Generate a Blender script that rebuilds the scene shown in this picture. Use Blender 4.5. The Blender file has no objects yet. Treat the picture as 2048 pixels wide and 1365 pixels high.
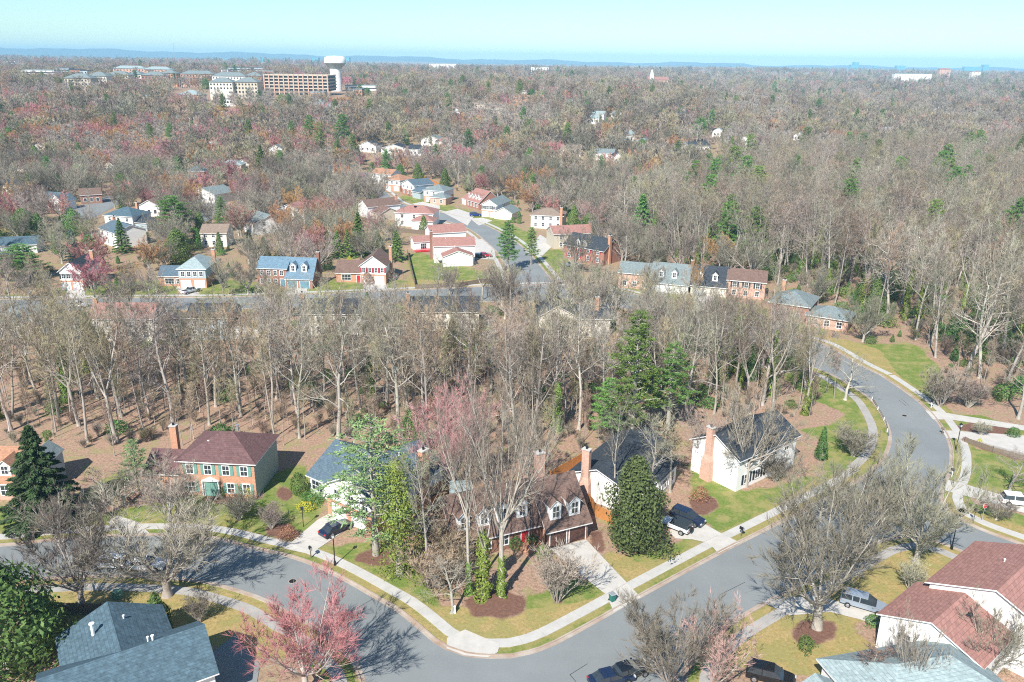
EXPO = 0.62; HAZE = 1.2e-4; SKY = .095
import bpy, bmesh, math, random
import numpy as np
from math import sin, cos, pi, radians, atan2, hypot, sqrt, degrees
from mathutils import Vector, Matrix
random.seed(7)
SC = bpy.context.scene
COL = SC.collection
# ------------------------------------------------------------------ camera model (photo pixels 2048x1365)
FPX = 1640.0; PITCH = radians(18.85); ROLL = radians(0.78); CH = 60.0
CW, CY0 = 1024.0, 682.5
def sstep(a, b, x):
    t = min(1.0, max(0.0, (x - a) / (b - a))); return t * t * (3 - 2 * t)
def terr(x, y):
    if y < 330: return 0.0
    k = 1 - sstep(-40, 380, x - (y - 330) * .12)
    h = sstep(330, 900, y) * (4 + 20 * k)
    h += sstep(1100, 3600, y) * (20 - 24 * k)
    h += 3.5 * sin(x * .004 + 1) * sin(y * .0031) * sstep(900, 1600, y)
    h += 13 * sstep(2200, 3600, y) * (1 - sstep(-1400, -300, x)) * (1 + .25 * sin(x * .0042))
    return h
def ray(px, py):
    x, y, z = (px - CW) / FPX, -(py - CY0) / FPX, -1.0
    x, y = x * cos(ROLL) - y * sin(ROLL), x * sin(ROLL) + y * cos(ROLL)
    a = pi / 2 - PITCH
    return x, y * cos(a) - z * sin(a), y * sin(a) + z * cos(a)
def G(px, py, z=0.0):
    """a pixel of the survey photograph -> the point of the real terrain it shows"""
    v = ray(px, py)
    if v[2] < -1e-6:
        t = (CH - z) / -v[2]
        if v[1] * t < 330: return Vector((v[0] * t, v[1] * t, z))
    t = 300.0 / v[1]
    while t * v[1] < 9000:
        t2 = t * 1.01 + 2
        if CH + v[2] * t2 < terr(v[0] * t2, v[1] * t2) + z: break
        t = t2
    lo, hi = t, t2
    for _ in range(20):
        m = (lo + hi) / 2
        if CH + v[2] * m < terr(v[0] * m, v[1] * m) + z: hi = m
        else: lo = m
    return Vector((v[0] * lo, v[1] * lo, CH + v[2] * lo))
def AT(px, py, Y):
    v = ray(px, py); t = Y / v[1]
    return Vector((v[0] * t, Y, CH + v[2] * t))
def PJ(X, Y, Z):
    Z -= CH; a = pi / 2 - PITCH
    y = Y * cos(a) + Z * sin(a); z = -Y * sin(a) + Z * cos(a)
    x = X * cos(ROLL) + y * sin(ROLL); y = -X * sin(ROLL) + y * cos(ROLL)
    return 1024 + FPX * x / -z, 682.5 - FPX * y / -z
# ------------------------------------------------------------------ object helpers
def tag(o, label=None, cat=None, group=None, kind=None):
    if label: o['label'] = label
    if cat: o['category'] = cat
    if group: o['group'] = group
    if kind: o['kind'] = kind
    return o
def empty(name, loc, rz=0.0, s=1.0):
    o = bpy.data.objects.new(name, None); COL.objects.link(o)
    o.location = loc; o.rotation_euler = (0, 0, rz); o.scale = (s, s, s)
    o.empty_display_size = .5
    return o
def copy_tree(o, parent=None):
    c = o.copy(); COL.objects.link(c); c.parent = parent
    for ch in list(o.children): copy_tree(ch, c)
    return c
class MB:
    def __init__(s): s.v = []; s.f = []; s.m = []
    def add(s, vs, fs, m=0):
        n = len(s.v); s.v += [tuple(q) for q in vs]
        for f in fs: s.f.append([n + i for i in f]); s.m.append(m)
        return s
    def box(s, x0, y0, z0, x1, y1, z1, m=0):
        vs = [(x0,y0,z0),(x1,y0,z0),(x1,y1,z0),(x0,y1,z0),(x0,y0,z1),(x1,y0,z1),(x1,y1,z1),(x0,y1,z1)]
        return s.add(vs, [(0,3,2,1),(4,5,6,7),(0,1,5,4),(1,2,6,5),(2,3,7,6),(3,0,4,7)], m)
    def frus(s, c, a, b, h, ta, tb, m=0):   # tapered box
        x, y, z = c
        vs = [(x-a,y-b,z),(x+a,y-b,z),(x+a,y+b,z),(x-a,y+b,z),(x-ta,y-tb,z+h),(x+ta,y-tb,z+h),(x+ta,y+tb,z+h),(x-ta,y+tb,z+h)]
        return s.add(vs, [(0,3,2,1),(4,5,6,7),(0,1,5,4),(1,2,6,5),(2,3,7,6),(3,0,4,7)], m)
    def tube(s, pts, rs, n=6, m=0, cap=True):
        rings = []
        P = [Vector(p) for p in pts]
        for i, p in enumerate(P):
            d = (P[min(i+1, len(P)-1)] - P[max(i-1, 0)])
            if d.length < 1e-9: d = Vector((0, 0, 1))
            d.normalize()
            a = Vector((1, 0, 0)) if abs(d.x) < .8 else Vector((0, 1, 0))
            u = d.cross(a).normalized(); w = d.cross(u)
            rings.append([p + (u * cos(2*pi*k/n) + w * sin(2*pi*k/n)) * rs[i] for k in range(n)])
        base = len(s.v)
        for r in rings: s.v += [tuple(q) for q in r]
        for i in range(len(P) - 1):
            for k in range(n):
                a0 = base + i*n + k; a1 = base + i*n + (k+1) % n
                s.f.append([a0, a1, a1 + n, a0 + n]); s.m.append(m)
        if cap:
            s.f.append([base + k for k in range(n)][::-1]); s.m.append(m)
            s.f.append([base + (len(P)-1)*n + k for k in range(n)]); s.m.append(m)
        return s
    def cyl(s, c, r, h, n=12, m=0, r2=None):
        return s.tube([c, (c[0], c[1], c[2] + h)], [r, r if r2 is None else r2], n, m)
    def disc_x(s, c, r, w, n=14, m=0):
        return s.tube([(c[0]-w/2, c[1], c[2]), (c[0]+w/2, c[1], c[2])], [r, r], n, m)
    def lathe(s, c, prof, n=24, m=0, ms=None):
        base = len(s.v)
        for r, z in prof:
            for k in range(n):
                s.v.append((c[0] + r*cos(2*pi*k/n), c[1] + r*sin(2*pi*k/n), c[2] + z))
        for i in range(len(prof)-1):
            for k in range(n):
                a0 = base + i*n + k; a1 = base + i*n + (k+1) % n
                s.f.append([a0, a1, a1+n, a0+n]); s.m.append(ms[i] if ms else m)
        return s
    def prism(s, poly, axis, a, b, m=0):
        """polygon in the plane perpendicular to axis, extruded from a to b; poly is (p,q)"""
        def P(p, q, t):
            return (t, p, q) if axis == 'x' else ((p, t, q) if axis == 'y' else (p, q, t))
        n = len(poly); vs = [P(p, q, a) for p, q in poly] + [P(p, q, b) for p, q in poly]
        fs = [tuple(range(n)), tuple(range(2*n-1, n-1, -1))] + [(i, i+n, (i+1) % n + n, (i+1) % n) for i in range(n)]
        return s.add(vs, fs, m)
    def build(s, name, mats, parent=None, smooth=False, bevel=0):
        me = bpy.data.meshes.new(name)
        me.from_pydata(s.v, [], s.f)
        if not isinstance(mats, (list, tuple)): mats = [mats]
        for m in mats: me.materials.append(m)
        if len(mats) > 1: me.polygons.foreach_set('material_index', s.m)
        if smooth: me.polygons.foreach_set('use_smooth', [True] * len(me.polygons))
        if bevel:
            bm = bmesh.new(); bm.from_mesh(me)
            bmesh.ops.recalc_face_normals(bm, faces=bm.faces)
            ed = [e for e in bm.edges if len(e.link_faces) == 2 and e.calc_face_angle(0) > .4]
            bmesh.ops.bevel(bm, geom=ed, offset=bevel, segments=2, affect='EDGES', profile=.6)
            bm.to_mesh(me); bm.free()
        me.validate(); me.update()
        o = bpy.data.objects.new(name, me); COL.objects.link(o)
        if parent: o.parent = parent
        return o
# ------------------------------------------------------------------ materials
def N(nt, t, **kw):
    n = nt.nodes.new(t)
    for k, v in kw.items(): setattr(n, k, v)
    return n
def mat(name, col, rough=.8, var=.0, nscale=3.0, col2=None, spec=.3, objvar=0.0, bump=0.0, metal=0.0, rows=0.0, coat=0.0, stretch=None, detail=5):
    m = bpy.data.materials.new(name); m.use_nodes = True
    nt = m.node_tree; b = nt.nodes['Principled BSDF']
    b.inputs['Roughness'].default_value = rough
    b.inputs['Specular IOR Level'].default_value = spec
    b.inputs['Metallic'].default_value = metal
    b.inputs['Coat Weight'].default_value = coat
    L = nt.links
    c2 = col2 if col2 else tuple(c * (1 - var) for c in col)
    c1 = col if col2 else tuple(min(1, c * (1 + var)) for c in col)
    tc = N(nt, 'ShaderNodeTexCoord'); src = tc.outputs['Object']
    if stretch:
        mp = N(nt, 'ShaderNodeMapping'); mp.inputs['Scale'].default_value = stretch
        L.new(src, mp.inputs['Vector']); src = mp.outputs['Vector']
    nz = N(nt, 'ShaderNodeTexNoise'); nz.inputs['Scale'].default_value = nscale; nz.inputs['Detail'].default_value = detail
    nz.inputs['Roughness'].default_value = .65
    L.new(src, nz.inputs['Vector'])
    mr = N(nt, 'ShaderNodeMapRange'); mr.inputs['From Min'].default_value = .3; mr.inputs['From Max'].default_value = .7
    L.new(nz.outputs['Fac'], mr.inputs['Value'])
    mx = N(nt, 'ShaderNodeMix', data_type='RGBA')
    mx.inputs[6].default_value = (*c2, 1); mx.inputs[7].default_value = (*c1, 1)
    L.new(mr.outputs[0], mx.inputs[0]); out = mx.outputs[2]
    if rows:
        sp = N(nt, 'ShaderNodeSeparateXYZ'); L.new(tc.outputs['Object'], sp.inputs[0])
        ad = N(nt, 'ShaderNodeMath', operation='ADD'); L.new(sp.outputs[0], ad.inputs[0]); L.new(sp.outputs[1], ad.inputs[1])
        cb = N(nt, 'ShaderNodeCombineXYZ'); L.new(ad.outputs[0], cb.inputs[0])
        zz = N(nt, 'ShaderNodeMath', operation='MULTIPLY'); zz.inputs[1].default_value = 1.0; L.new(sp.outputs[2], zz.inputs[0]); L.new(zz.outputs[0], cb.inputs[1])
        br = N(nt, 'ShaderNodeTexBrick'); br.inputs['Scale'].default_value = 1.0
        br.inputs['Brick Width'].default_value = rows * 2.2; br.inputs['Row Height'].default_value = rows
        br.inputs['Mortar Size'].default_value = rows * .07; br.inputs['Mortar Smooth'].default_value = .4
        br.inputs['Color1'].default_value = (1.12, 1.12, 1.12, 1); br.inputs['Color2'].default_value = (.86, .86, .86, 1); br.inputs['Mortar'].default_value = (.66, .66, .66, 1)
        L.new(cb.outputs[0], br.inputs['Vector'])
        m2 = N(nt, 'ShaderNodeMix', data_type='RGBA', blend_type='MULTIPLY'); m2.inputs[0].default_value = 1
        L.new(out, m2.inputs[6]); L.new(br.outputs['Color'], m2.inputs[7]); out = m2.outputs[2]
    if objvar:
        oi = N(nt, 'ShaderNodeObjectInfo')
        hs = N(nt, 'ShaderNodeHueSaturation')
        r1 = N(nt, 'ShaderNodeMapRange'); r1.inputs['To Min'].default_value = 1 - objvar; r1.inputs['To Max'].default_value = 1 + objvar
        L.new(oi.outputs['Random'], r1.inputs['Value']); L.new(r1.outputs[0], hs.inputs['Value'])
        ml = N(nt, 'ShaderNodeMath', operation='MULTIPLY'); ml.inputs[1].default_value = 7.31; L.new(oi.outputs['Random'], ml.inputs[0])
        fr = N(nt, 'ShaderNodeMath', operation='FRACT'); L.new(ml.outputs[0], fr.inputs[0])
        r2 = N(nt, 'ShaderNodeMapRange'); r2.inputs['To Min'].default_value = .5 - .035 * objvar / .3; r2.inputs['To Max'].default_value = .5 + .035 * objvar / .3
        L.new(fr.outputs[0], r2.inputs['Value']); L.new(r2.outputs[0], hs.inputs['Hue'])
        L.new(out, hs.inputs['Color']); out = hs.outputs[0]
    L.new(out, b.inputs['Base Color'])
    if bump:
        bp = N(nt, 'ShaderNodeBump'); bp.inputs['Strength'].default_value = bump; bp.inputs['Distance'].default_value = .05
        L.new(nz.outputs['Fac'], bp.inputs['Height']); L.new(bp.outputs[0], b.inputs['Normal'])
    return m
M = {}
M['white'] = mat('white_siding', (.80, .79, .76), .7, .05, 2.0, stretch=(1, 1, 6))
M['trim'] = mat('white_trim_paint', (.82, .82, .80), .6, .03)
M['cream'] = mat('cream_siding', (.72, .67, .57), .75, .05, stretch=(1, 1, 6))
M['tanw'] = mat('tan_siding', (.52, .46, .36), .75, .06, stretch=(1, 1, 6))
M['greyblue'] = mat('grey_blue_siding', (.40, .47, .50), .75, .06, stretch=(1, 1, 6))
M['sage'] = mat('pale_green_grey_siding', (.36, .42, .40), .75, .08, stretch=(1, 1, 5))
M['brick'] = mat('red_brick', (.38, .19, .14), .85, .12, 6, rows=.10)
M['obrick'] = mat('orange_brick', (.56, .30, .19), .85, .12, 6, rows=.10)
M['bbrick'] = mat('brown_brick', (.27, .14, .10), .85, .15, 6, rows=.10)
M['pinkbrick'] = mat('pale_pink_brick', (.60, .38, .29), .85, .12, 6, rows=.10)
def roofm(n, c, v=.2): return mat(n, c, .9, v, 2.2, rows=.16, bump=.3, spec=.15, detail=8)
M['r_purple'] = roofm('purple_brown_shingle', (.155, .088, .085))
M['r_brown'] = roofm('brown_shingle', (.185, .122, .098))
M['r_red'] = roofm('red_brown_shingle', (.35, .185, .155), .16)
M['r_orange'] = roofm('orange_shingle', (.40, .215, .135))
M['r_slate'] = roofm('dark_slate_shingle', (.050, .060, .072), .3)
M['r_blue'] = roofm('blue_grey_shingle', (.105, .150, .185))
M['r_bright'] = roofm('bright_blue_shingle', (.15, .235, .30))
M['r_teal'] = roofm('teal_grey_shingle', (.085, .135, .165), .3)
M['r_grey'] = roofm('light_grey_shingle', (.20, .24, .24))
M['r_palegrey'] = roofm('pale_green_grey_shingle', (.30, .37, .37))
M['r_tan'] = roofm('tan_shingle', (.26, .20, .155))
M['glass'] = mat('window_glass', (.035, .045, .055), .08, .3, 1.0, spec=.8)
M['shutter_green'] = mat('green_shutter', (.17, .33, .28), .6, .05)
M['shutter_red'] = mat('red_shutter', (.42, .05, .06), .6, .05)
M['shutter_dark'] = mat('dark_shutter', (.03, .04, .05), .6, .05)
M['door_white'] = mat('white_garage_door', (.80, .80, .78), .6, .03)
M['door_brown'] = mat('brown_garage_door', (.11, .055, .045), .6, .15, 8)
M['door_blue'] = mat('blue_garage_door', (.14, .27, .33), .6, .05)
M['door_red'] = mat('red_front_door', (.52, .02, .03), .5, .03)
M['concrete'] = mat('pale_concrete', (.50, .475, .43), .9, .10, .8, bump=.1)
M['kerb'] = mat('kerb_concrete', (.47, .42, .36), .9, .14, .35, col2=(.31, .21, .15), detail=9)
M['walk'] = mat('pavement_concrete', (.47, .455, .42), .9, .10, .6)
M['oldwalk'] = mat('weathered_pavement', (.36, .34, .31), .9, .15, .6)
M['asphalt'] = mat('worn_asphalt', (.215, .23, .228), .9, .11, .09, bump=.05, detail=12)
M['seam'] = mat('tar_seam', (.05, .05, .055), .8, .1)
M['wood'] = mat('orange_cedar_fence', (.50, .22, .07), .8, .18, 3, stretch=(4, 4, .5))
M['oldwood'] = mat('weathered_fence_wood', (.20, .155, .115), .85, .2, 3, stretch=(4, 4, .5))
M['iron'] = mat('black_iron', (.015, .015, .017), .45, .1)
M['metal'] = mat('galvanised_metal', (.55, .56, .57), .4, .1, metal=.6)
M['rubber'] = mat('tyre_rubber', (.02, .02, .02), .8, .1)
M['rim'] = mat('alloy_rim', (.45, .45, .47), .35, .1, metal=.8)
M['c_white'] = mat('white_car_paint', (.78, .79, .80), .3, .01, coat=.6)
M['c_silver'] = mat('silver_blue_car_paint', (.34, .40, .47), .3, .02, coat=.6, metal=.3)
M['c_navy'] = mat('navy_car_paint', (.012, .022, .055), .22, .02, coat=.8)
M['c_black'] = mat('black_car_paint', (.010, .011, .014), .25, .02, coat=.8)
M['c_red'] = mat('red_car_paint', (.42, .012, .03), .3, .02, coat=.6)
M['c_blue'] = mat('blue_car_paint', (.02, .05, .22), .3, .02, coat=.6)
M['lampglass'] = mat('clear_lamp_glass', (.55, .58, .60), .2, .02, spec=.6)
M['redlight'] = mat('red_tail_light', (.45, .02, .02), .3, .02)
M['bark'] = mat('grey_bark', (.49, .45, .39), .9, .0, 1.2, col2=(.28, .245, .205), objvar=.22, stretch=(1, 1, .4))
M['palebark'] = mat('pale_sycamore_bark', (.53, .48, .41), .9, .0, .9, col2=(.36, .32, .27), objvar=.10)
M['darkbark'] = mat('dark_bark', (.15, .125, .11), .9, .0, 1.2, col2=(.09, .075, .065), objvar=.2)
M['twig'] = mat('grey_brown_twigs', (.275, .24, .185), .9, .25, .5, objvar=.42)
M['twig_warm'] = mat('warm_brown_twigs', (.325, .26, .17), .9, .25, .5, objvar=.36)
M['twig_pale'] = mat('pale_grey_twigs', (.36, .315, .27), .9, .15, .5, objvar=.15)
M['twig_red'] = mat('red_budding_twigs', (.46, .20, .195), .9, .25, .8, objvar=.22)
M['twig_pink'] = mat('pink_budding_twigs', (.42, .25, .23), .9, .2, .8, objvar=.2)
M['twig_orange'] = mat('orange_budding_twigs', (.44, .25, .12), .9, .2, .8, objvar=.15)
M['twig_green'] = mat('olive_budding_twigs', (.30, .30, .15), .9, .2, .8, objvar=.2)
M['pine'] = mat('bright_pine_needles', (.14, .245, .055), .7, .45, 1.1, objvar=.25)
M['spruce'] = mat('dark_spruce_needles', (.045, .085, .028), .75, .45, 1.3, objvar=.2)
M['bluespruce'] = mat('blue_spruce_needles', (.12, .19, .155), .75, .3, 1.3)
M['magnolia'] = mat('glossy_magnolia_leaves', (.14, .18, .06), .55, .0, 1.6, col2=(.04, .055, .02), spec=.2)
M['palegreen'] = mat('pale_fresh_green_leaves', (.22, .33, .13), .7, .3, .8)
M['lime'] = mat('yellow_green_leaves', (.20, .235, .045), .7, .45, .9, objvar=.12)
M['bush'] = mat('evergreen_bush_leaves', (.105, .18, .045), .7, .4, 2, objvar=.25)
M['yellow'] = mat('golden_leaves', (.50, .47, .05), .7, .25, 2)
M['ivy'] = mat('ivy_leaves', (.165, .245, .04), .6, .5, 1.5, objvar=.2)
M['brownleaf'] = mat('russet_leaves', (.34, .17, .10), .8, .3, 2)
M['mulch'] = mat('mulch', (.17, .09, .06), .95, .3, 3)
# ------------------------------------------------------------------ ground sheet
def catmull(pts, step=1.2):
    P = [Vector(p[:2]) for p in pts]; out = []
    for i in range(len(P) - 1):
        p0 = P[max(i-1, 0)]; p1 = P[i]; p2 = P[i+1]; p3 = P[min(i+2, len(P)-1)]
        n = max(1, int((p2 - p1).length / step))
        for k in range(n):
            t = k / n
            a = 2*p1; b = p2 - p0; c = 2*p0 - 5*p1 + 4*p2 - p3; d = -p0 + 3*p1 - 3*p2 + p3
            out.append(.5 * (a + b*t + c*t*t + d*t*t*t))
    out.append(P[-1]); return out
def gp(l): return [G(*p).to_2d() for p in l]
def offset(line, d):
    out = []
    for i, p in enumerate(line):
        t = (line[min(i+1, len(line)-1)] - line[max(i-1, 0)]).normalized()
        out.append(p + Vector((-t.y, t.x)) * d)
    return out
def ribbon(name, l0, l1, z0, z1, m, kind='structure'):
    """a slab between two lines, top at z1, sides down to z0"""
    b = MB(); n = min(len(l0), len(l1)); vs = []
    for i in range(n):
        for q, z in ((l0[i], z0), (l0[i], z1), (l1[i], z1), (l1[i], z0)):
            vs.append((q.x, q.y, z + terr(q.x, q.y)))
    fs = []
    for i in range(n-1):
        for k in range(3): fs.append((i*4+k, i*4+k+1, i*4+k+5, i*4+k+4))
    b.add(vs, fs); o = b.build(name, m); tag(o, kind=kind); return o
def sheet(name, poly, z, m, mats=None):
    bm = bmesh.new(); vs = [bm.verts.new((p.x, p.y, z + terr(p.x, p.y))) for p in poly]
    f = bm.faces.new(vs); bmesh.ops.triangulate(bm, faces=[f], ngon_method='EAR_CLIP')
    bmesh.ops.recalc_face_normals(bm, faces=bm.faces)
    me = bpy.data.meshes.new(name); bm.to_mesh(me)
    if len(me.polygons) and me.polygons[0].normal.z < 0: me.flip_normals()
    bm.free(); me.materials.append(m)
    o = bpy.data.objects.new(name, me); COL.objects.link(o); tag(o, kind='structure'); return o
# road edges, in photo pixels
UPW = [(-160,1100),(0,1094),(100,1084),(250,1074),(380,1075),(450,1085),(512,1101),(562,1112),(608,1126),(653,1145),(704,1172),(747,1197),(790,1222),(828,1252),(866,1285),(891,1300),(929,1313),(979,1318),(1024,1317),(1062,1309),(1112,1290),(1201,1242),(1277,1199),(1438,1111),(1536,1061),(1636,1010),(1700,975),(1740,950),(1762,930),(1776,908),(1783,885),(1781,860),(1768,832),(1751,807),(1732,790),(1700,770),(1666,750),(1611,727),(1551,700),(1450,670),(1350,646),(1260,620),(1180,606),(1000,603),(810,606),(755,609),(620,614),(350,620),(175,621),(-60,624),(-120,626)]
OUT = [(-120,602),(-60,601),(125,599),(250,597),(412,596),(492,594),(580,591),(680,587),(780,583),(905,577),(1010,573),(1120,571),(1225,580),(1285,594),(1335,608),(1410,628),(1500,652),(1570,670),(1636,686),(1673,704),(1711,727),(1761,752),(1798,777),(1836,805),(1861,830),(1881,857),(1893,880),(1899,905),(1896,940),(1884,967),(1878,992),(1890,1022),(1910,1036),(1940,1052),(1978,1068),(2048,1093),(2140,1126)]
LOWR = [(2140,1196),(2048,1156),(1930,1103),(1890,1087),(1864,1079),(1838,1073),(1805,1072),(1763,1080),(1725,1097),(1594,1169),(1536,1199),(1469,1237),(1425,1268),(1390,1300),(1365,1345),(1360,1420)]
LOWL = [(770,1440),(742,1395),(732,1365),(719,1331),(694,1303),(664,1275),(626,1247),(588,1230),(550,1207),(512,1190),(430,1166),(366,1156),(227,1150),(101,1154),(45,1156),(-160,1166)]
up, out_, lowr, lowl = [catmull(gp(l)) for l in (UPW, OUT, LOWR, LOWL)]
roadpoly = up + out_ + lowr + lowl
sheet('road', roadpoly, .006, M['asphalt'])
CU = [(735,345),(752,368),(775,388),(800,407),(835,416),(870,423),(905,431),(955,445),(997,464),(1030,484),(1060,510),(1090,545),(1110,572)]
CL = [(712,345),(728,370),(748,392),(775,408),(802,421),(840,431),(870,438),(917,449),(950,465),(977,487),(1000,510),(1020,545),(1030,576)]
cu, cl = catmull(gp(CU), 3), catmull(gp(CL), 3)
cpoly = cu + cl[::-1]
sheet('side_road', cpoly, .010, M['asphalt'])
SU = [(150,455),(200,430),(240,408),(262,392)]; SL = [(120,425),(160,412),(205,397),(232,386)]
S2U = [(395,448),(420,440),(445,420),(452,405),(470,380)]; S2L = [(375,440),(398,425),(420,412),(432,400),(440,380)]
s1 = gp(SU) + gp(SL)[::-1]; s2 = gp(S2U) + gp(S2L)[::-1]
sheet('side_road', s1, .010, M['asphalt']); sheet('side_road', s2, .010, M['asphalt'])
def kerb(line, side, sw=True, swm='walk', g0=1.75, g1=3.15):
    l = line
    ribbon('kerb', offset(l, -.02*side), offset(l, .42*side), 0, .018, M['kerb'])
    ribbon('kerb', offset(l, .42*side), offset(l, .62*side), 0, .13, M['kerb'])
    if sw: ribbon('pavement', offset(l, g0*side), offset(l, g1*side), 0, .045, M[swm])
UPn = catmull(gp(UPW[:28]))     # near street upper side, to the bend
kerb(UPn, 1)
kerb(catmull(gp(UPW[27:38])), 1, True, 'oldwalk', 2.2, 3.7)
kerb(catmull(gp(UPW[38:])), 1, False)
kerb(catmull(gp(OUT[:22])), 1, True)
kerb(catmull(gp(OUT[21:32])), 1, True)
kerb(catmull(gp(OUT[31:])), 1, True)
kerb(lowr, 1, True, 'oldwalk'); kerb(lowl, 1, True, 'oldwalk')
kerb(cu, 1, True, 'walk'); kerb(cl[::-1], 1, True, 'walk')
# corner ramp and driveways (px polygons)
DRV = {
 'driveway': [
  [(1100,1098),(1172,1080),(1254,1167),(1282,1196),(1228,1226),(1212,1190),(1160,1150)],          # centre house
  [(1350,1078),(1338,1064),(1362,1035),(1393,1040),(1450,1072),(1480,1086),(1436,1108),(1428,1098),(1412,1086),(1385,1080)],
  [(612,1108),(568,1098),(636,1040),(662,1026),(700,1022),(722,1050),(690,1062),(634,1100)],
  [(1850,822),(1875,824),(2048,852),(2048,862),(1900,840),(1866,840)],
  [(1884,862),(1900,862),(2048,872),(2160,880),(2160,925),(2048,908),(1980,895),(1930,878),(1893,878)],
  [(1893,960),(1925,968),(2000,990),(2100,1020),(2100,1040),(2020,1020),(1960,1000),(1900,985),(1882,980)],
  [(1525,1205),(1560,1195),(1640,1195),(1760,1225),(1800,1270),(1720,1240),(1660,1225),(1580,1232)],
  [(365,590),(352,578),(362,562),(410,560),(392,580),(404,594)],
  [(572,590),(574,568),(618,568),(612,590)], [(728,584),(726,562),(770,562),(776,583)],
  [(130,598),(135,578),(168,578),(172,598)], [(1290,594),(1300,572),(1335,578),(1330,606)],
  [(1385,618),(1390,590),(1430,594),(1428,630)],
  [(878,442),(825,408),(845,404),(880,412)],[(935,452),(885,425),(915,418),(950,430)],[(958,452),(940,438),(965,436),(985,442)],
  [(925,486),(965,478),(990,500),(990,520),(930,518)],
  [(395,1330),(470,1270),(520,1330),(505,1420),(380,1420)],
  [(240,1066),(215,1045),(235,1032),(275,1045),(300,1068)],
  [(1050,505),(1080,470),(1110,488),(1085,512)],
 ],
 'corner_ramp': [[(894,1277),(930,1260),(1000,1290),(995,1306),(975,1316),(930,1312),(893,1298)]],
}
drvpolys = []
for nm, L in DRV.items():
    for k, p in enumerate(L):
        q = gp(p); drvpolys.append(q)
        sheet(nm, q, .056 + .002*(k % 3), M['asphalt'] if k == 17 else M['concrete'])
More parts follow.
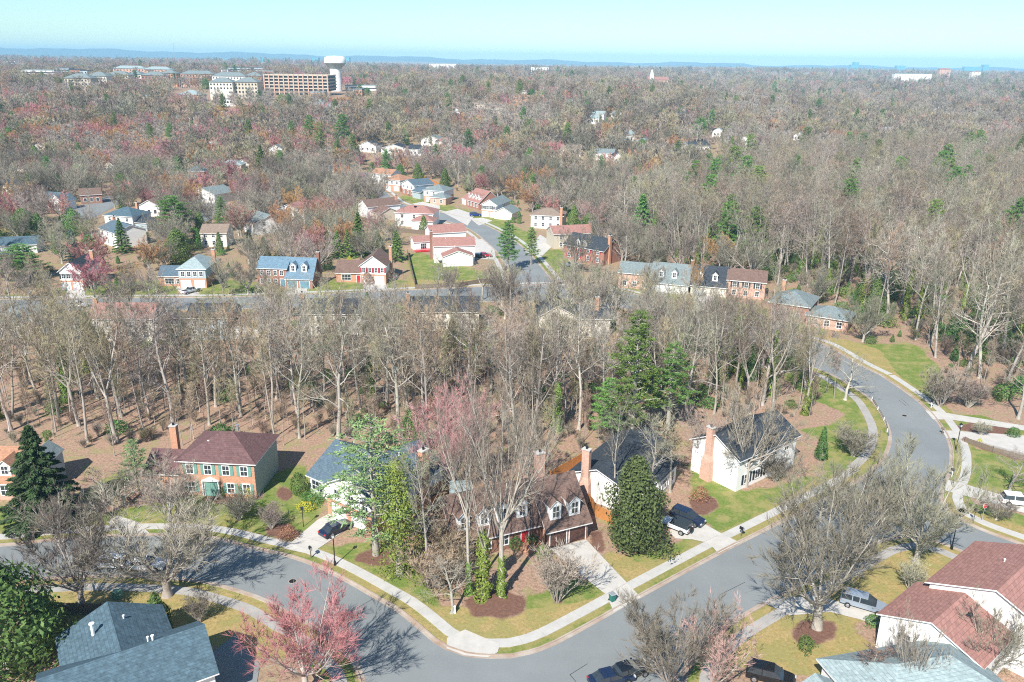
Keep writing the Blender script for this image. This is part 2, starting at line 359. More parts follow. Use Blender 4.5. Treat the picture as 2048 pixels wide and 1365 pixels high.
ground_polys = {
 'grass': [
  [(190,965),(250,945),(262,960),(235,985),(205,1000),(165,1000)],
  [(-60,1095),(-60,1010),(60,1020),(200,1030),(300,1010),(400,985),(470,990),(515,965),(600,930),(640,985),(640,1030),(590,1090),(520,1085),(440,1070),(300,1062),(100,1075)],
  [(480,1080),(560,1100),(570,1090),(500,1068)],
  [(640,1108),(720,1085),(830,1120),(860,1190),(900,1240),(1010,1275),(1100,1250),(1220,1200),(1190,1170),(1130,1160),(1080,1190),(950,1210),(840,1220),(760,1180),(700,1140)],
  [(1190,1095),(1255,1165),(1420,1082),(1380,1080),(1320,1100),(1240,1120)],
  [(1385,930),(1405,940),(1480,985),(1560,975),(1630,950),(1650,985),(1470,1070),(1390,1035)],
  [(1600,860),(1660,850),(1735,800),(1765,860),(1750,900),(1700,950),(1650,940),(1660,880)],
  [(1560,705),(1640,735),(1720,790),(1700,830),(1620,800),(1570,760)],
  [(1650,690),(1750,690),(1830,690),(1885,740),(1890,790),(1850,800),(1800,770),(1740,735)],
  [(1890,840),(2060,875),(2060,865),(1960,830),(1900,830)],
  [(1910,890),(1990,905),(2100,930),(2100,985),(2000,985),(1910,962),(1900,930)],
  [(1880,1010),(1930,1005),(2100,1040),(2100,1100),(2000,1065),(1900,1025)],
  [(60,620),(0,590),(100,596),(350,596),(355,560),(220,565),(120,575)],[(395,594),(420,560),(520,565),(575,590)],
  [(612,590),(620,560),(730,560),(726,584)],[(775,583),(780,560),(830,565),(815,515),(835,505),(1010,560),(1000,575)],
  [(745,612),(830,608),(830,640),(780,650)],[(900,650),(980,650),(985,700),(900,700)],[(250,640),(340,640),(360,690),(260,700)],
  [(800,395),(870,420),(900,430),(990,462),(1050,500),(1060,470),(1000,440),(960,430),(900,415),(830,390)],
  [(935,455),(985,490),(985,480),(960,455)],[(1060,505),(1100,560),(1160,560),(1120,500)],
  [(1200,575),(1290,590),(1400,620),(1560,665),(1640,680),(1650,650),(1450,600),(1300,570)],
  [(1410,372),(1475,372),(1480,388),(1400,388)],[(1400,330),(1500,330),(1480,345)],
  [(1180,610),(1260,630),(1400,670),(1540,705),(1500,720),(1300,690),(1180,640)],
 ],
 'dry': [
  [(-60,1160),(110,1160),(330,1165),(500,1195),(600,1240),(650,1290),(560,1320),(420,1290),(300,1250),(200,1240),(60,1230)],
  [(860,1215),(1000,1222),(1110,1212),(1225,1195),(1110,1250),(1020,1275),(920,1255)],
  [(1190,1095),(1255,1165),(1330,1120),(1280,1125)],
  [(1480,1245),(1600,1180),(1760,1095),(1860,1085),(1990,1130),(1900,1200),(1760,1220),(1700,1260),(1760,1300),(1640,1350),(1480,1340),(1450,1290)],
  [(1880,1000),(2100,1070),(2100,1125),(1990,1075),(1900,1035)],
  [(660,1155),(760,1210),(870,1300),(900,1290),(800,1210),(700,1150)],
  [(1560,1010),(1630,960),(1720,960),(1600,1030),(1500,1080)],
  [(1600,700),(1700,720),(1800,800),(1840,810),(1760,700),(1690,680),(1600,660)],
  [(740,590),(830,560),(1000,560),(1010,573),(900,577)],
  [(-60,480),(60,440),(60,470),(-60,520)],[(1310,560),(1480,555),(1480,600),(1350,590)],[(1400,345),(1430,345),(1440,365),(1400,370)],
 ],
 'mulch': [
  [(925,1205),(940,1190),(1000,1180),(1052,1195),(1050,1225),(1000,1240),(940,1228)],
  [(1100,1200),(1118,1195),(1134,1204),(1125,1214),(1104,1212)],
  [(700,1115),(740,1098),(790,1105),(782,1128),(740,1132)],
  [(524,1055),(560,1042),(600,1070),(575,1082),(535,1070)],
  [(1180,1090),(1172,1060),(1200,1065),(1215,1095),(1205,1110)],
  [(1585,1262),(1612,1240),(1668,1240),(1672,1272),(1640,1292),(1598,1288)],
  [(1900,855),(1960,842),(2030,858),(2040,872),(1950,866)],[(1920,880),(2000,895),(2050,925),(1980,905)],
  [(400,1000),(470,975),(520,975),(525,995),(450,1010)],[(1400,1040),(1440,1010),(1420,990),(1380,1000)],
  [(1700,1020),(1600,1060),(1620,1075),(1720,1040)],[(560,970),(590,985),(570,1005),(545,990)],
 ]}
def in_poly(X, Y, poly):
    inside = np.zeros(X.shape, bool); n = len(poly); j = n - 1
    for i in range(n):
        xi, yi = poly[i][0], poly[i][1]; xj, yj = poly[j][0], poly[j][1]
        c = ((yi > Y) != (yj > Y)) & (X < (xj - xi) * (Y - yi) / ((yj - yi) if abs(yj - yi) > 1e-9 else 1e-9) + xi)
        inside ^= c; j = i
    return inside
gpolys = {k: [gp(p) for p in v] for k, v in ground_polys.items()}
def axis(lo, hi, step, far, k=1.07):
    a = list(np.arange(lo, hi + .01, step)); s = step
    while a[-1] < far: s = min(s * k, 400); a.append(a[-1] + s)
    s = step
    while a[0] > (-far if lo < 0 and far > 5000 else -40): s = min(s * k, 400); a.insert(0, a[0] - s)
    return a
xs = axis(-120, 150, .8, 9000); ys = axis(50, 260, .8, 13000, 1.04)
XX, YY = np.meshgrid(np.array(xs), np.array(ys))
ZZ = np.array([[terr(x, y) for x in xs] for y in ys])
nx, ny = len(xs), len(ys)
me = bpy.data.meshes.new('ground')
co = np.stack([XX, YY, ZZ], -1).reshape(-1, 3)
ii = np.arange(nx * ny).reshape(ny, nx)
fc = np.stack([ii[:-1, :-1], ii[:-1, 1:], ii[1:, 1:], ii[1:, :-1]], -1).reshape(-1, 4)
me.vertices.add(len(co)); me.vertices.foreach_set('co', co.ravel())
me.loops.add(fc.size); me.loops.foreach_set('vertex_index', fc.ravel())
me.polygons.add(len(fc)); me.polygons.foreach_set('loop_start', np.arange(0, fc.size, 4)); me.polygons.foreach_set('loop_total', np.full(len(fc), 4))
me.update(calc_edges=True); me.validate()
colr = np.zeros((ny, nx, 4)); colr[..., 3] = 1
for ch, k in enumerate(('grass', 'dry', 'mulch')):
    for p in gpolys[k]:
        mk = in_poly(XX, YY, p)
        if ch == 2: colr[mk, :3] = 0
        if ch == 1: colr[mk, 0] = np.maximum(colr[mk, 0]*.8, .3)
        colr[mk, ch] = 1
# gardens between the houses: patchy thin grass
mk = (YY > 172) & (YY < 700) & ~in_poly(XX, YY, gp([(1700,645),(1850,694),(1980,724),(2140,790),(2140,335),(1480,335),(1300,425),(1250,480),(1330,520),(1560,560),(1660,605)])) & (colr[..., 0] + colr[..., 1] + colr[..., 2] < .1)
colr[mk, 0] = .40; colr[mk, 1] = .16
mk = in_poly(XX, YY, gp([(-160,960),(300,860),(560,880),(1000,890),(1400,840),(1700,860),(1760,960),(1500,1090),(1000,1300),(500,1120),(-160,1100)])) & (colr[..., 0] + colr[..., 1] + colr[..., 2] < .1)
colr[mk, 0] = .34; colr[mk, 1] = .2
# road verges: worn grass
for l in (UPn, lowr, lowl, catmull(gp(OUT[21:32])), catmull(gp(OUT[31:])), catmull(gp(UPW[27:38]))):
    q = offset(l, .5) + offset(l, 4.2)[::-1]; mk = in_poly(XX, YY, q); m2 = mk & (colr[..., 2] < .5)
    colr[m2, 0] = np.maximum(colr[m2, 0], .95); colr[m2, 1] = np.maximum(colr[m2, 1], .55)
for _ in range(1):
    a = colr[..., :3]; b = a.copy()
    b[1:-1, 1:-1] = (a[1:-1, 1:-1]*2 + a[:-2, 1:-1] + a[2:, 1:-1] + a[1:-1, :-2] + a[1:-1, 2:]) / 6
    colr[..., :3] = b
at = me.color_attributes.new('cover', 'FLOAT_COLOR', 'POINT'); at.data.foreach_set('color', colr.ravel())
gm = bpy.data.materials.new('ground_cover'); gm.use_nodes = True; nt = gm.node_tree; L = nt.links
bs = nt.nodes['Principled BSDF']; bs.inputs['Roughness'].default_value = .95; bs.inputs['Specular IOR Level'].default_value = .1
tc = N(nt, 'ShaderNodeTexCoord')
def noise(sc, det=6, rg=.6):
    n = N(nt, 'ShaderNodeTexNoise'); n.inputs['Scale'].default_value = sc; n.inputs['Detail'].default_value = det; n.inputs['Roughness'].default_value = rg
    L.new(tc.outputs['Object'], n.inputs['Vector']); return n.outputs['Fac']
def ramp(src, stops):
    r = N(nt, 'ShaderNodeValToRGB'); cr = r.color_ramp
    while len(cr.elements) < len(stops): cr.elements.new(.5)
    for e, (p, c) in zip(cr.elements, stops): e.position = p; e.color = (*c, 1)
    L.new(src, r.inputs[0]); return r.outputs[0]
def mixc(f, a, b):
    m = N(nt, 'ShaderNodeMix', data_type='RGBA')
    L.new(f, m.inputs[0]); L.new(a, m.inputs[6]); L.new(b, m.inputs[7]); return m.outputs[2]
nf, nm_, nc = noise(2.6, 10, .82), noise(.35, 8, .7), noise(1.1, 6, .7)
litter = ramp(nf, [(.30, (.15, .10, .075)), (.46, (.32, .205, .145)), (.60, (.46, .31, .22)), (.75, (.58, .45, .34))])
olive = ramp(nf, [(.35, (.20, .17, .09)), (.65, (.40, .34, .20))])
mask1 = ramp(nm_, [(.50, (0, 0, 0)), (.64, (1, 1, 1))])
dk = ramp(nc, [(.54, (0, 0, 0)), (.66, (.6, .6, .6))])
soil = ramp(nf, [(.35, (.10, .08, .06)), (.65, (.22, .17, .125))]); litter = mixc(dk, litter, soil)
base = mixc(mask1, litter, olive)
grass = ramp(nf, [(.30, (.085, .13, .028)), (.55, (.165, .225, .05)), (.75, (.27, .31, .10))])
straw = ramp(nm_, [(.40, (.16, .215, .045)), (.56, (.33, .28, .115))])
mg = ramp(nm_, [(.42, (0, 0, 0)), (.60, (.75, .75, .75))])
grass = mixc(mg, grass, straw)
dry = ramp(nf, [(.30, (.22, .165, .065)), (.50, (.37, .275, .115)), (.72, (.50, .40, .20))])
dg = ramp(nm_, [(.44, (0, 0, 0)), (.60, (.8, .8, .8))]); dry = mixc(dg, dry, grass)
mul = ramp(nf, [(.3, (.10, .055, .04)), (.7, (.26, .14, .10))])
ca = N(nt, 'ShaderNodeVertexColor', layer_name='cover'); sp = N(nt, 'ShaderNodeSeparateColor'); L.new(ca.outputs[0], sp.inputs[0])
def edge(o):
    a = N(nt, 'ShaderNodeMath', operation='ADD'); L.new(o, a.inputs[0])
    s = N(nt, 'ShaderNodeMath', operation='MULTIPLY_ADD'); L.new(nm_, s.inputs[0]); s.inputs[1].default_value = 1.1; s.inputs[2].default_value = -.55
    L.new(s.outputs[0], a.inputs[1])
    r = N(nt, 'ShaderNodeMapRange'); r.inputs['From Min'].default_value = .36; r.inputs['From Max'].default_value = .62; L.new(a.outputs[0], r.inputs['Value'])
    return r.outputs[0]
c = mixc(edge(sp.outputs[0]), base, grass); c = mixc(edge(sp.outputs[1]), c, dry); c = mixc(edge(sp.outputs[2]), c, mul)
L.new(c, bs.inputs['Base Color'])
bp = N(nt, 'ShaderNodeBump'); bp.inputs['Strength'].default_value = .6; bp.inputs['Distance'].default_value = .15; L.new(nf, bp.inputs['Height']); L.new(bp.outputs[0], bs.inputs['Normal'])
me.materials.append(gm); go = bpy.data.objects.new('ground', me); COL.objects.link(go); tag(go, kind='structure')
# blue mountains beyond, a long solid ridge each
for nm, Y, base_z, amp, k in (('mountains', 11500, 20, 1.0, 0),):
    b = MB(); vs = []; n = 160
    for i in range(n + 1):
        px = -300 + i * 2650 / n
        topy = 94.5 + max(0, px) * .0247 if px < 1150 else 123 + (px - 1150) * .0145
        topy += 1.6 * sin(px * .021 + .5) + 1.0 * sin(px * .05) + .5 * sin(px * .13)
        if px > 1500: topy += 1.5
        p = AT(px, topy, Y); vs += [(p.x, p.y - 900, 0), (p.x, p.y, max(30, p.z)), (p.x, p.y + 1200, 0)]
    fs = []
    for i in range(n):
        for kk in range(2): fs.append((i*3+kk, i*3+3+kk, i*3+4+kk, i*3+kk+1))
    b.add(vs, fs); mo = b.build('mountains', mat('wooded_mountain', (.10, .115, .10), .9, .2, .002), smooth=True); tag(mo, kind='structure')
# ------------------------------------------------------------------ houses
FOOT = []      # world footprints kept clear of trees
class House:
    def __init__(s, label, A, B, z=0.0, group=None, name='house', cat='house', w=None):
        a = G(A[0], A[1], z); b = G(B[0], B[1], z)
        d = (b - a).to_2d(); s.w = w or d.length; s.ang = atan2(d.y, d.x)
        g = terr(a.x, a.y)
        s.r = empty(name, (a.x, a.y, g), s.ang); tag(s.r, label, cat, group); s.base = a
        s.k = 0
    def foot(s, u, v, w, d):
        c, q = cos(s.ang), sin(s.ang)
        FOOT.append([(s.base.x + x*c - y*q, s.base.y + x*q + y*c) for x, y in ((u-1.5,v-1.5),(u+w+1.5,v-1.5),(u+w+1.5,v+d+1.5),(u-1.5,v+d+1.5))])
    def vol(s, u, v, w, d, h, roof='gu', rise=2.2, wall='white', rm='r_brown', over=.4, z0=0, trim=True, low=None, lowh=2.7):
        s.foot(u, v, w, d); t = .16
        jit = .003 * s.k; s.k += 1
        b = MB(); hw = h - t - .03
        if low:   # lower storey in another cladding, proud by 3 cm
            b.box(u, v, z0 - 1.5, u+w, v+d, lowh, 1); b.box(u+.03, v+.03, lowh, u+w-.03, v+d-.03, hw, 0)
        else: b.box(u, v, z0 - 1.5, u+w, v+d, hw, 0)
        if roof == 'gu':
            b.prism([(v+.03, hw), (v+d-.03, hw), (v+d/2, hw+rise)], 'x', u+.03, u+w-.03, 0)
        elif roof == 'gv':
            b.prism([(u+.03, hw), (u+w-.03, hw), (u+w/2, hw+rise)], 'y', v+.03, v+d-.03, 0)
        b.build('wall', [M[wall], M[low]] if low else M[wall], s.r)
        r = MB(); o = over
        def chev(D):
            sl = rise / (D/2); ze = h - sl*o
            return [(-o, ze), (D/2, h+rise), (D+o, ze), (D+o, ze-t), (D/2, h+rise-t), (-o, ze-t)]
        if roof in ('gu', 'gv'):
            D = d if roof == 'gu' else w; c = chev(D); A0 = v if roof == 'gu' else u
            lo, hi = (u-o*.8-jit, u+w+o*.8+jit) if roof == 'gu' else (v-o*.8-jit, v+d+o*.8+jit)
            def P(i, e):
                p, q = c[i]
                return (lo if e == 0 else hi, p + A0, q) if roof == 'gu' else (p + A0, lo if e == 0 else hi, q)
            vs = [P(i, 0) for i in range(6)] + [P(i, 1) for i in range(6)]
            r.add(vs, [(0,1,7,6),(1,2,8,7)], 0)
            r.add(vs, [(3,4,10,9),(4,5,11,10),(2,3,9,8),(5,0,6,11),(0,5,4,1),(1,4,3,2),(6,7,10,11),(7,8,9,10)], 1)
        elif roof == 'hip':
            x0, x1, y0, y1 = u-o, u+w+o, v-o, v+d+o; m = min(w, d)/2 + o
            if w >= d: a, bb = (x0+m, (y0+y1)/2), (x1-m, (y0+y1)/2)
            else: a, bb = ((x0+x1)/2, y0+m), ((x0+x1)/2, y1-m)
            if abs(w-d) < .05: bb = (a[0]+.02, a[1]+.02) if False else (a[0]+.05, a[1])
            vs = [(x0,y0,h),(x1,y0,h),(x1,y1,h),(x0,y1,h),(a[0],a[1],h+rise),(bb[0],bb[1],h+rise)]
            if w >= d: r.add(vs, [(0,1,5,4),(1,2,5),(2,3,4,5),(3,0,4)], 0)
            else: r.add(vs, [(0,1,4),(1,2,5,4),(2,3,5),(3,0,4,5)], 0)
            vs = [(x0,y0,h-t),(x1,y0,h-t),(x1,y1,h-t),(x0,y1,h-t),(x0,y0,h),(x1,y0,h),(x1,y1,h),(x0,y1,h)]
            r.add(vs, [(0,3,2,1),(0,1,5,4),(1,2,6,5),(2,3,7,6),(3,0,4,7)], 1)
        elif roof == 'shed':   # high at the back
            vs = [(u-o,v-o,h),(u+w+o,v-o,h),(u+w+o,v+d,h+rise),(u-o,v+d,h+rise)]
            vs += [(x,y,z-t) for x,y,z in vs]
            r.add(vs, [(0,1,2,3)], 0); r.add(vs, [(7,6,5,4),(0,4,5,1),(1,5,6,2),(2,6,7,3),(3,7,4,0)], 1)
        else:
            r.box(u-o, v-o, h, u+w+o, v+d+o, h+.35, 0)
        R = r.build('roof', [M[rm], M['trim'] if trim else M[rm]], s.r)
        s.last = (u, v, w, d, h, roof, rise); s.rm = rm; s.wallm = wall; s.roof = R
        return s
    def _fr(s, face, vol):
        u, v, w, d = vol[:4]
        if face == 'F': return Matrix(((1,0,0,u),(0,1,0,v),(0,0,1,0),(0,0,0,1))), w
        if face == 'B': return Matrix(((-1,0,0,u+w),(0,-1,0,v+d),(0,0,1,0),(0,0,0,1))), w
        if face == 'L': return Matrix(((0,1,0,u),(-1,0,0,v+d),(0,0,1,0),(0,0,0,1))), d
        return Matrix(((0,-1,0,u+w),(1,0,0,v),(0,0,1,0),(0,0,0,1))), d
    def win(s, face, c, z, w=.95, h=1.35, sh=None, small=False, vol=None, nm='window'):
        """window centred c metres along a face, sill at z"""
        T, ln = s._fr(face, vol or s.last)
        b = MB(); f = .13; x0, x1 = c-w/2, c+w/2; y0, y1 = -.09, .01
        b.box(x0-f, y0, z-f, x1+f, y1, z); b.box(x0-f, y0, z+h, x1+f, y1, z+h+f)
        b.box(x0-f, y0, z, x0, y1, z+h); b.box(x1, y0, z, x1+f, y1, z+h)
        if not small:
            b.box(x0, y0+.025, z+h/2-.035, x1, y1, z+h/2+.035)
            for q in ([c] if w < 1.2 else [c - w/6, c + w/6]): b.box(q-.025, y0+.03, z, q+.025, y1, z+h/2-.035); b.box(q-.025, y0+.03, z+h/2+.035, q+.025, y1, z+h)
        b.v = [tuple(T @ Vector(p)) for p in b.v]
        fr = b.build(nm, M['trim'], s.r)
        g = MB().box(x0, -.035, z, x1, .005, z+h); g.v = [tuple(T @ Vector(p)) for p in g.v]
        g.build('pane', M['glass'], fr)
        if sh:
            for e in (-1, 1):
                cx = c + e*(w/2 + f + .24)
                q = MB().box(cx-.22, -.07, z-.08, cx+.22, .01, z+h+.08)
                for k in range(6): q.box(cx-.17, -.09, z+.05+k*h/6, cx+.17, -.07, z+.05+k*h/6+h/14)
                q.v = [tuple(T @ Vector(p)) for p in q.v]; q.build('shutter', M[sh], s.r)
    def wins(s, face, n, z, w=.95, h=1.35, sh=None, a=.5, b=None, small=False, vol=None):
        ln = s._fr(face, vol or s.last)[1]; b = ln - .5 if b is None else b
        for i in range(n): s.win(face, a + (b - a) * (i + .5) / n, z, w, h, sh, small, vol)
    def door(s, face, c, w=1.0, h=2.1, m='door_red', garage=False, vol=None, z=0):
        T, _ = s._fr(face, vol or s.last)
        b = MB(); f = .12
        b.box(c-w/2-f, -.08, z, c-w/2, .01, z+h+f); b.box(c+w/2, -.08, z, c+w/2+f, .01, z+h+f); b.box(c-w/2, -.08, z+h, c+w/2, .01, z+h+f)
        b.v = [tuple(T @ Vector(p)) for p in b.v]; nm = 'garage_door' if garage else 'door'
        q = MB(); q.box(c-w/2, -.03, z, c+w/2, .005, z+h)
        rows, cols = (4, 4) if garage else (3, 2)
        for i in range(rows):
            for j in range(cols):
                q.box(c-w/2+(j+.12)*w/cols, -.055, z+(i+.12)*h/rows, c-w/2+(j+.88)*w/cols, -.03, z+(i+.88)*h/rows)
        q.v = [tuple(T @ Vector(p)) for p in q.v]
        D = q.build(nm, M[m], s.r); b.build('frame', M['trim'], D)
        if not garage:
            k = MB().box(c+w/2-.16, -.11, z+1.0, c+w/2-.08, -.03, z+1.1); k.v = [tuple(T @ Vector(p)) for p in k.v]; k.build('handle', M['metal'], D)
    def chimney(s, u, v, z1, w=1.0, d=.7, m='obrick', z0=0, shoulder=0):
        b = MB(); b.box(u-w/2, v-d/2, z0 - .5, u+w/2, v+d/2, z1)
        if shoulder: b.frus((u, v, z0-.4), w/2+shoulder+.002, d/2+shoulder*.8, z1*.42, w/2+shoulder*.6, d/2+shoulder*.6); b.frus((u, v, z0-.4+z1*.42), w/2+shoulder*.6, d/2+shoulder*.6, .9, w/2+.003, d/2+.003)
        c = b.build('chimney', M[m], s.r)
        k = MB(); k.box(u-w/2-.08, v-d/2-.08, z1, u+w/2+.08, v+d/2+.08, z1+.16); k.build('cap', M['concrete'], c)
        k = MB(); k.cyl((u, v, z1+.16), .17, .35, 8); k.build('flue', M['iron'], c)
    def dormer(s, u, z, w=1.5, h=1.7, vol=None, depth=None, rm=None, wall='trim'):
        """gabled dormer on the front slope; z = sill height of the dormer face"""
        U, V, W, D, H, rf, rise = vol or s.last
        sl = rise / (D/2); vf = V + max(0, (z - H)/sl) - .02
        zt = z + h; back = V + (zt + .7 - H)/sl; back = min(back, V + D/2)
        b = MB(); c = U + u
        b.box(c-w/2, vf, z-.6, c+w/2, back, zt, 0)
        b.prism([(c-w/2, zt), (c+w/2, zt), (c, zt+.62)], 'y', vf, back, 0)
        dm = b.build('dormer', M[wall], s.r)
        r = MB(); o = .22; q = [(c-w/2-o, zt-.18), (c, zt+.74), (c+w/2+o, zt-.18), (c+w/2+o, zt-.27), (c, zt+.645), (c-w/2-o, zt-.27)]
        bk = V + (zt + .74 - H)/sl + .1; bk = min(bk, V + D/2 + .3)
        vs = [(x, vf-.2, y) for x, y in q] + [(x, bk, y) for x, y in q]
        r.add(vs, [(0,1,7,6),(1,2,8,7)], 0); r.add(vs, [(3,4,10,9),(4,5,11,10),(2,3,9,8),(5,0,6,11),(0,5,4,1),(1,4,3,2)], 1)
        r.build('dormer_roof', [M[rm or s.rm], M['trim']], dm)
        g = MB(); ww = w*.31
        g.box(c-ww, vf-.04, z+.25, c+ww, vf, zt-.15, 0)
        for x in (-ww, -.03, ww-.06): g.box(c+x, vf-.07, z+.25, c+x+.06, vf-.04, zt-.15, 1)
        for x in (z+.25, (z+.25+zt-.15)/2-.03, zt-.21): g.box(c-ww, vf-.075, x, c+ww, vf-.04, x+.06, 1)
        g.build('dormer_window', [M['glass'], M['trim']], dm)
    def vent(s, u, v, z, h=.5, r=.08, m='trim'):
        MB().cyl((u, v, z-.4), r, h+.4, 8).cyl((u, v, z+h), r*1.6, .1, 8).build('vent_pipe', M[m], s.r)
    def rot(s, x):  # add extra rotation
        s.r.rotation_euler.z += x

# --- the near row, south side of the wood -------------------------------------------------------------
def at_(label, x, y, ang, **k):
    h = House(label, (1024, 900), (1100, 900), 0, **k); h.r.location = (x, y, 0); h.base = Vector((x, y, 0)); h.ang = radians(ang); h.r.rotation_euler.z = h.ang; return h
h = at_('brown-roofed brick house with a row of white dormers and brown double garage', 4.9, 92.4, 25)
h.vol(-12.0, 1.9, 12.0, 8.4, 3.1, 'gu', 4.2, 'bbrick', 'r_brown', .5)
h.wins('F', 3, .8, 1.1, 1.5, a=.6, b=8.0); h.door('F', 9.7, 1.0, 2.1, 'door_red')
for f in (1.5, 4.2, 6.9, 9.6): h.dormer(f, 3.8, 1.5, 2.05)
h.vol(0, 0, 6.1, 10.0, 3.0, 'gu', 4.6, 'bbrick', 'r_brown', .5)
for c in (1.62, 4.48): h.door('F', c, 2.35, 2.2, 'door_brown', True)
for f in (1.5, 4.3): h.dormer(f, 3.6, 1.6, 2.1)
h.chimney(3.4, 9.3, 8.8, 1.25, .9, 'pinkbrick')
MB().box(-3.4, -.2, 0, -.3, 1.88, .35).box(-3.2, -.1, .35, -3.0, .1, 2.9).box(-.6, -.1, .35, -.4, .1, 2.9).build('porch', M['obrick'], h.r)
h.vol(-15.0, 3.5, 2.98, 5.5, 2.6, 'gu', 1.4, 'bbrick', 'r_brown', .3)

h = House('white-gabled slate-roofed house with tall pink brick chimney, behind the magnolia', (1305,1030), (1392,985), 0, w=8.2)
h.vol(0, 0, 8.2, 0.1 + 0, 2.8, 'flat', 0, 'white', 'r_slate', .05) if False else None
h.r.location = G(1140, 990, 0); h.base = G(1140, 990, 0)
h.ang = radians(-33); h.r.rotation_euler.z = h.ang
# local: u runs down the white gable wall (towards camera-right), v runs away
h.vol(0, 0, 8.6, 16.5, 3.9, 'gv', 1.7, 'white', 'r_slate', .5)
h.chimney(2.6, -.35, 8.2, 1.15, .7, 'pinkbrick', shoulder=.35)
h.vol(8.6, 6.0, 2.6, 6.5, 3.1, 'flat', 0, 'white', 'r_slate', .3)
h.win('R', 2.0, .9, 1.6, 1.5); h.win('F', 1.3, .9, 1.2, 1.5); h.win('R', 4.6, .9, 1.6, 1.5)

h = House('white two-storey gabled house with charcoal roof and pale brick chimney, behind the round bare tree', (1381,940), (1446,990), 0, w=8.4)
h.ang = radians(-52); h.r.rotation_euler.z = h.ang
h.vol(0, 0, 8.6, 14.5, 5.5, 'gv', 2.3, 'white', 'r_slate', .5, low=None)
h.wins('R', 4, 3.4, 1.0, 1.3, a=1, b=13.5); h.wins('R', 3, .8, 1.1, 1.4, 'shutter_dark', a=1, b=9)
h.door('R', 11.5, 1.0, 2.1, 'door_white')
h.chimney(3.4, -.35, 8.6, 1.1, .7, 'pinkbrick', shoulder=.4)
h.vol(8.6, 0.6, .35, 13.0, 5.0, 'flat', 0, 'pinkbrick', 'r_slate', .02) if False else None

h = House('blue-grey roofed house with white gable and brick chimney behind the pale green tree', (622,985), (716,1050), 0, w=13)
h.ang = radians(-36); h.r.rotation_euler.z = h.ang
h.vol(0, 0, 6.6, 11.0, 3.2, 'gu', 3.2, 'white', 'r_blue', .5)
h.win('F', 1.6, .8, 2.2, 1.5); h.win('F', 4.8, .8, 1.0, 1.4)
h.vol(6.6, -2.6, 9.4, 13.5, 5.0, 'gv', 2.6, 'white', 'r_blue', .5, low='obrick')
h.wins('F', 3, 3.2, 1.0, 1.3, a=.8); h.door('F', 2.4, 2.5, 2.1, 'door_white', True); h.door('F', 6.2, 2.5, 2.1, 'door_white', True)
h.chimney(16.4, 6.5, 9.2, .8, 1.3, 'obrick')
h.vent(12.2, 6, 7.2)

h = House('orange brick two-storey house with plum-brown hip roof and green shutters', (357,920), (507,927), 5.6)
W = h.w; print('H5 w', W)
h.vol(0, 0, W, 9.2, 5.6, 'hip', 2.6, 'obrick', 'r_purple', .45)
h.wins('F', 4, 3.55, .95, 1.4, 'shutter_green', a=.2, b=W-.2)
h.wins('F', 2, .7, .95, 1.45, 'shutter_green', a=W*.56, b=W-.2); h.win('F', 1.5, .7, .95, 1.45, 'shutter_green')
h.door('F', W*.40, 1.9, 2.3, 'shutter_green')
MB().prism([(W*.40-1.35, 2.5), (W*.40+1.35, 2.5), (W*.40, 3.15)], 'y', -.35, -.02).box(W*.4-1.3, -.3, 0, W*.4-1.1, -.1, 2.5).box(W*.4+1.1, -.3, 0, W*.4+1.3, -.1, 2.5).build('portico', M['trim'], h.r)
q = MB(); q.box(W-.02, .05, 0, W+.035, 9.15, 5.38); q.build('side_wall', M['sage'], h.r)
qn = MB()
for k in range(9):
    qn.box(W-.32 - .1*(k % 2), -.03, .1 + k*.6, W+.02, .0, .45 + k*.6)
    qn.box(-.02, -.03, .1 + k*.6, .32 + .1*(k % 2), .0, .45 + k*.6)
qn.build('quoin', M['obrick'], h.r)
h.vent(W*.3, 3, 6.9, .4, .1); h.vent(W*.62, 5.3, 8.4, .5, .18, 'metal')
h.vol(-6.0, 1.2, 5.98, 7.0, 2.9, 'gu', 2.0, 'obrick', 'r_purple', .4)
h.chimney(-4.2, 7.6, 7.2, 1.0, .8, 'obrick')

h = House('house with rust-coloured roof and red front door, behind the dark spruce', (-110,1000), (30,1000), 0)
W = h.w
h.vol(0, 0, W, 8.5, 3.0, 'gu', 3.4, 'pinkbrick', 'r_orange', .4)
for f in (.3, .62, .90): h.dormer(W*f, 3.5, 1.6, 1.7)
h.door('F', W*.72, 1.0, 2.1, 'door_red'); h.wins('F', 1, .8, 1.1, 1.4, a=W*.8, b=W*.98); h.win('F', W*.15, .8, 1.1, 1.4)
h.vol(W, 2.5, 3.6, 5, 4.4, 'gv', 1.3, 'greyblue', 'r_grey', .25)

# bottom left blue-green roofs
h = at_('house with blue-green shingled gable roofs and white roof pipes, filling the lower left corner', -39.9, 56.5, 33)
h.vol(0, 0, 14.0, 8.2, 4.4, 'gu', 2.4, 'white', 'r_teal', .45)
h.win('R', 3.5, 1.6, 1.2, 1.3); h.vent(9.6, 4.6, 6.5, .5, .1); h.vent(9.2, 4.9, 6.5, .3, .08)
h.vol(2.0, 4.1, 9.5, 8.9, 4.4, 'gv', 2.2, 'white', 'r_teal', .4)
h.vent(4.9, 9.6, 5.9, 1.1, .17); h.vent(7.8, 10.2, 6.0, .4, .08)
h = at_('white house with brick-red shingle roofs on two large gables, at the right edge', 40.1, 74.1, -50)
h.vol(0, 0, 10.2, 8.5, 4.4, 'gv', 2.0, 'white', 'r_red', .4)
h.win('F', 2.9, 2.2, .9, 1.2); h.win('F', 7.4, .8, .9, 1.2)
h.vent(6.6, 5, 5.3, .45, .33, 'iron')
h.vol(1.5, 7.6, 13.0, 12.5, 5.9, 'gv', 2.6, 'white', 'r_red', .45)
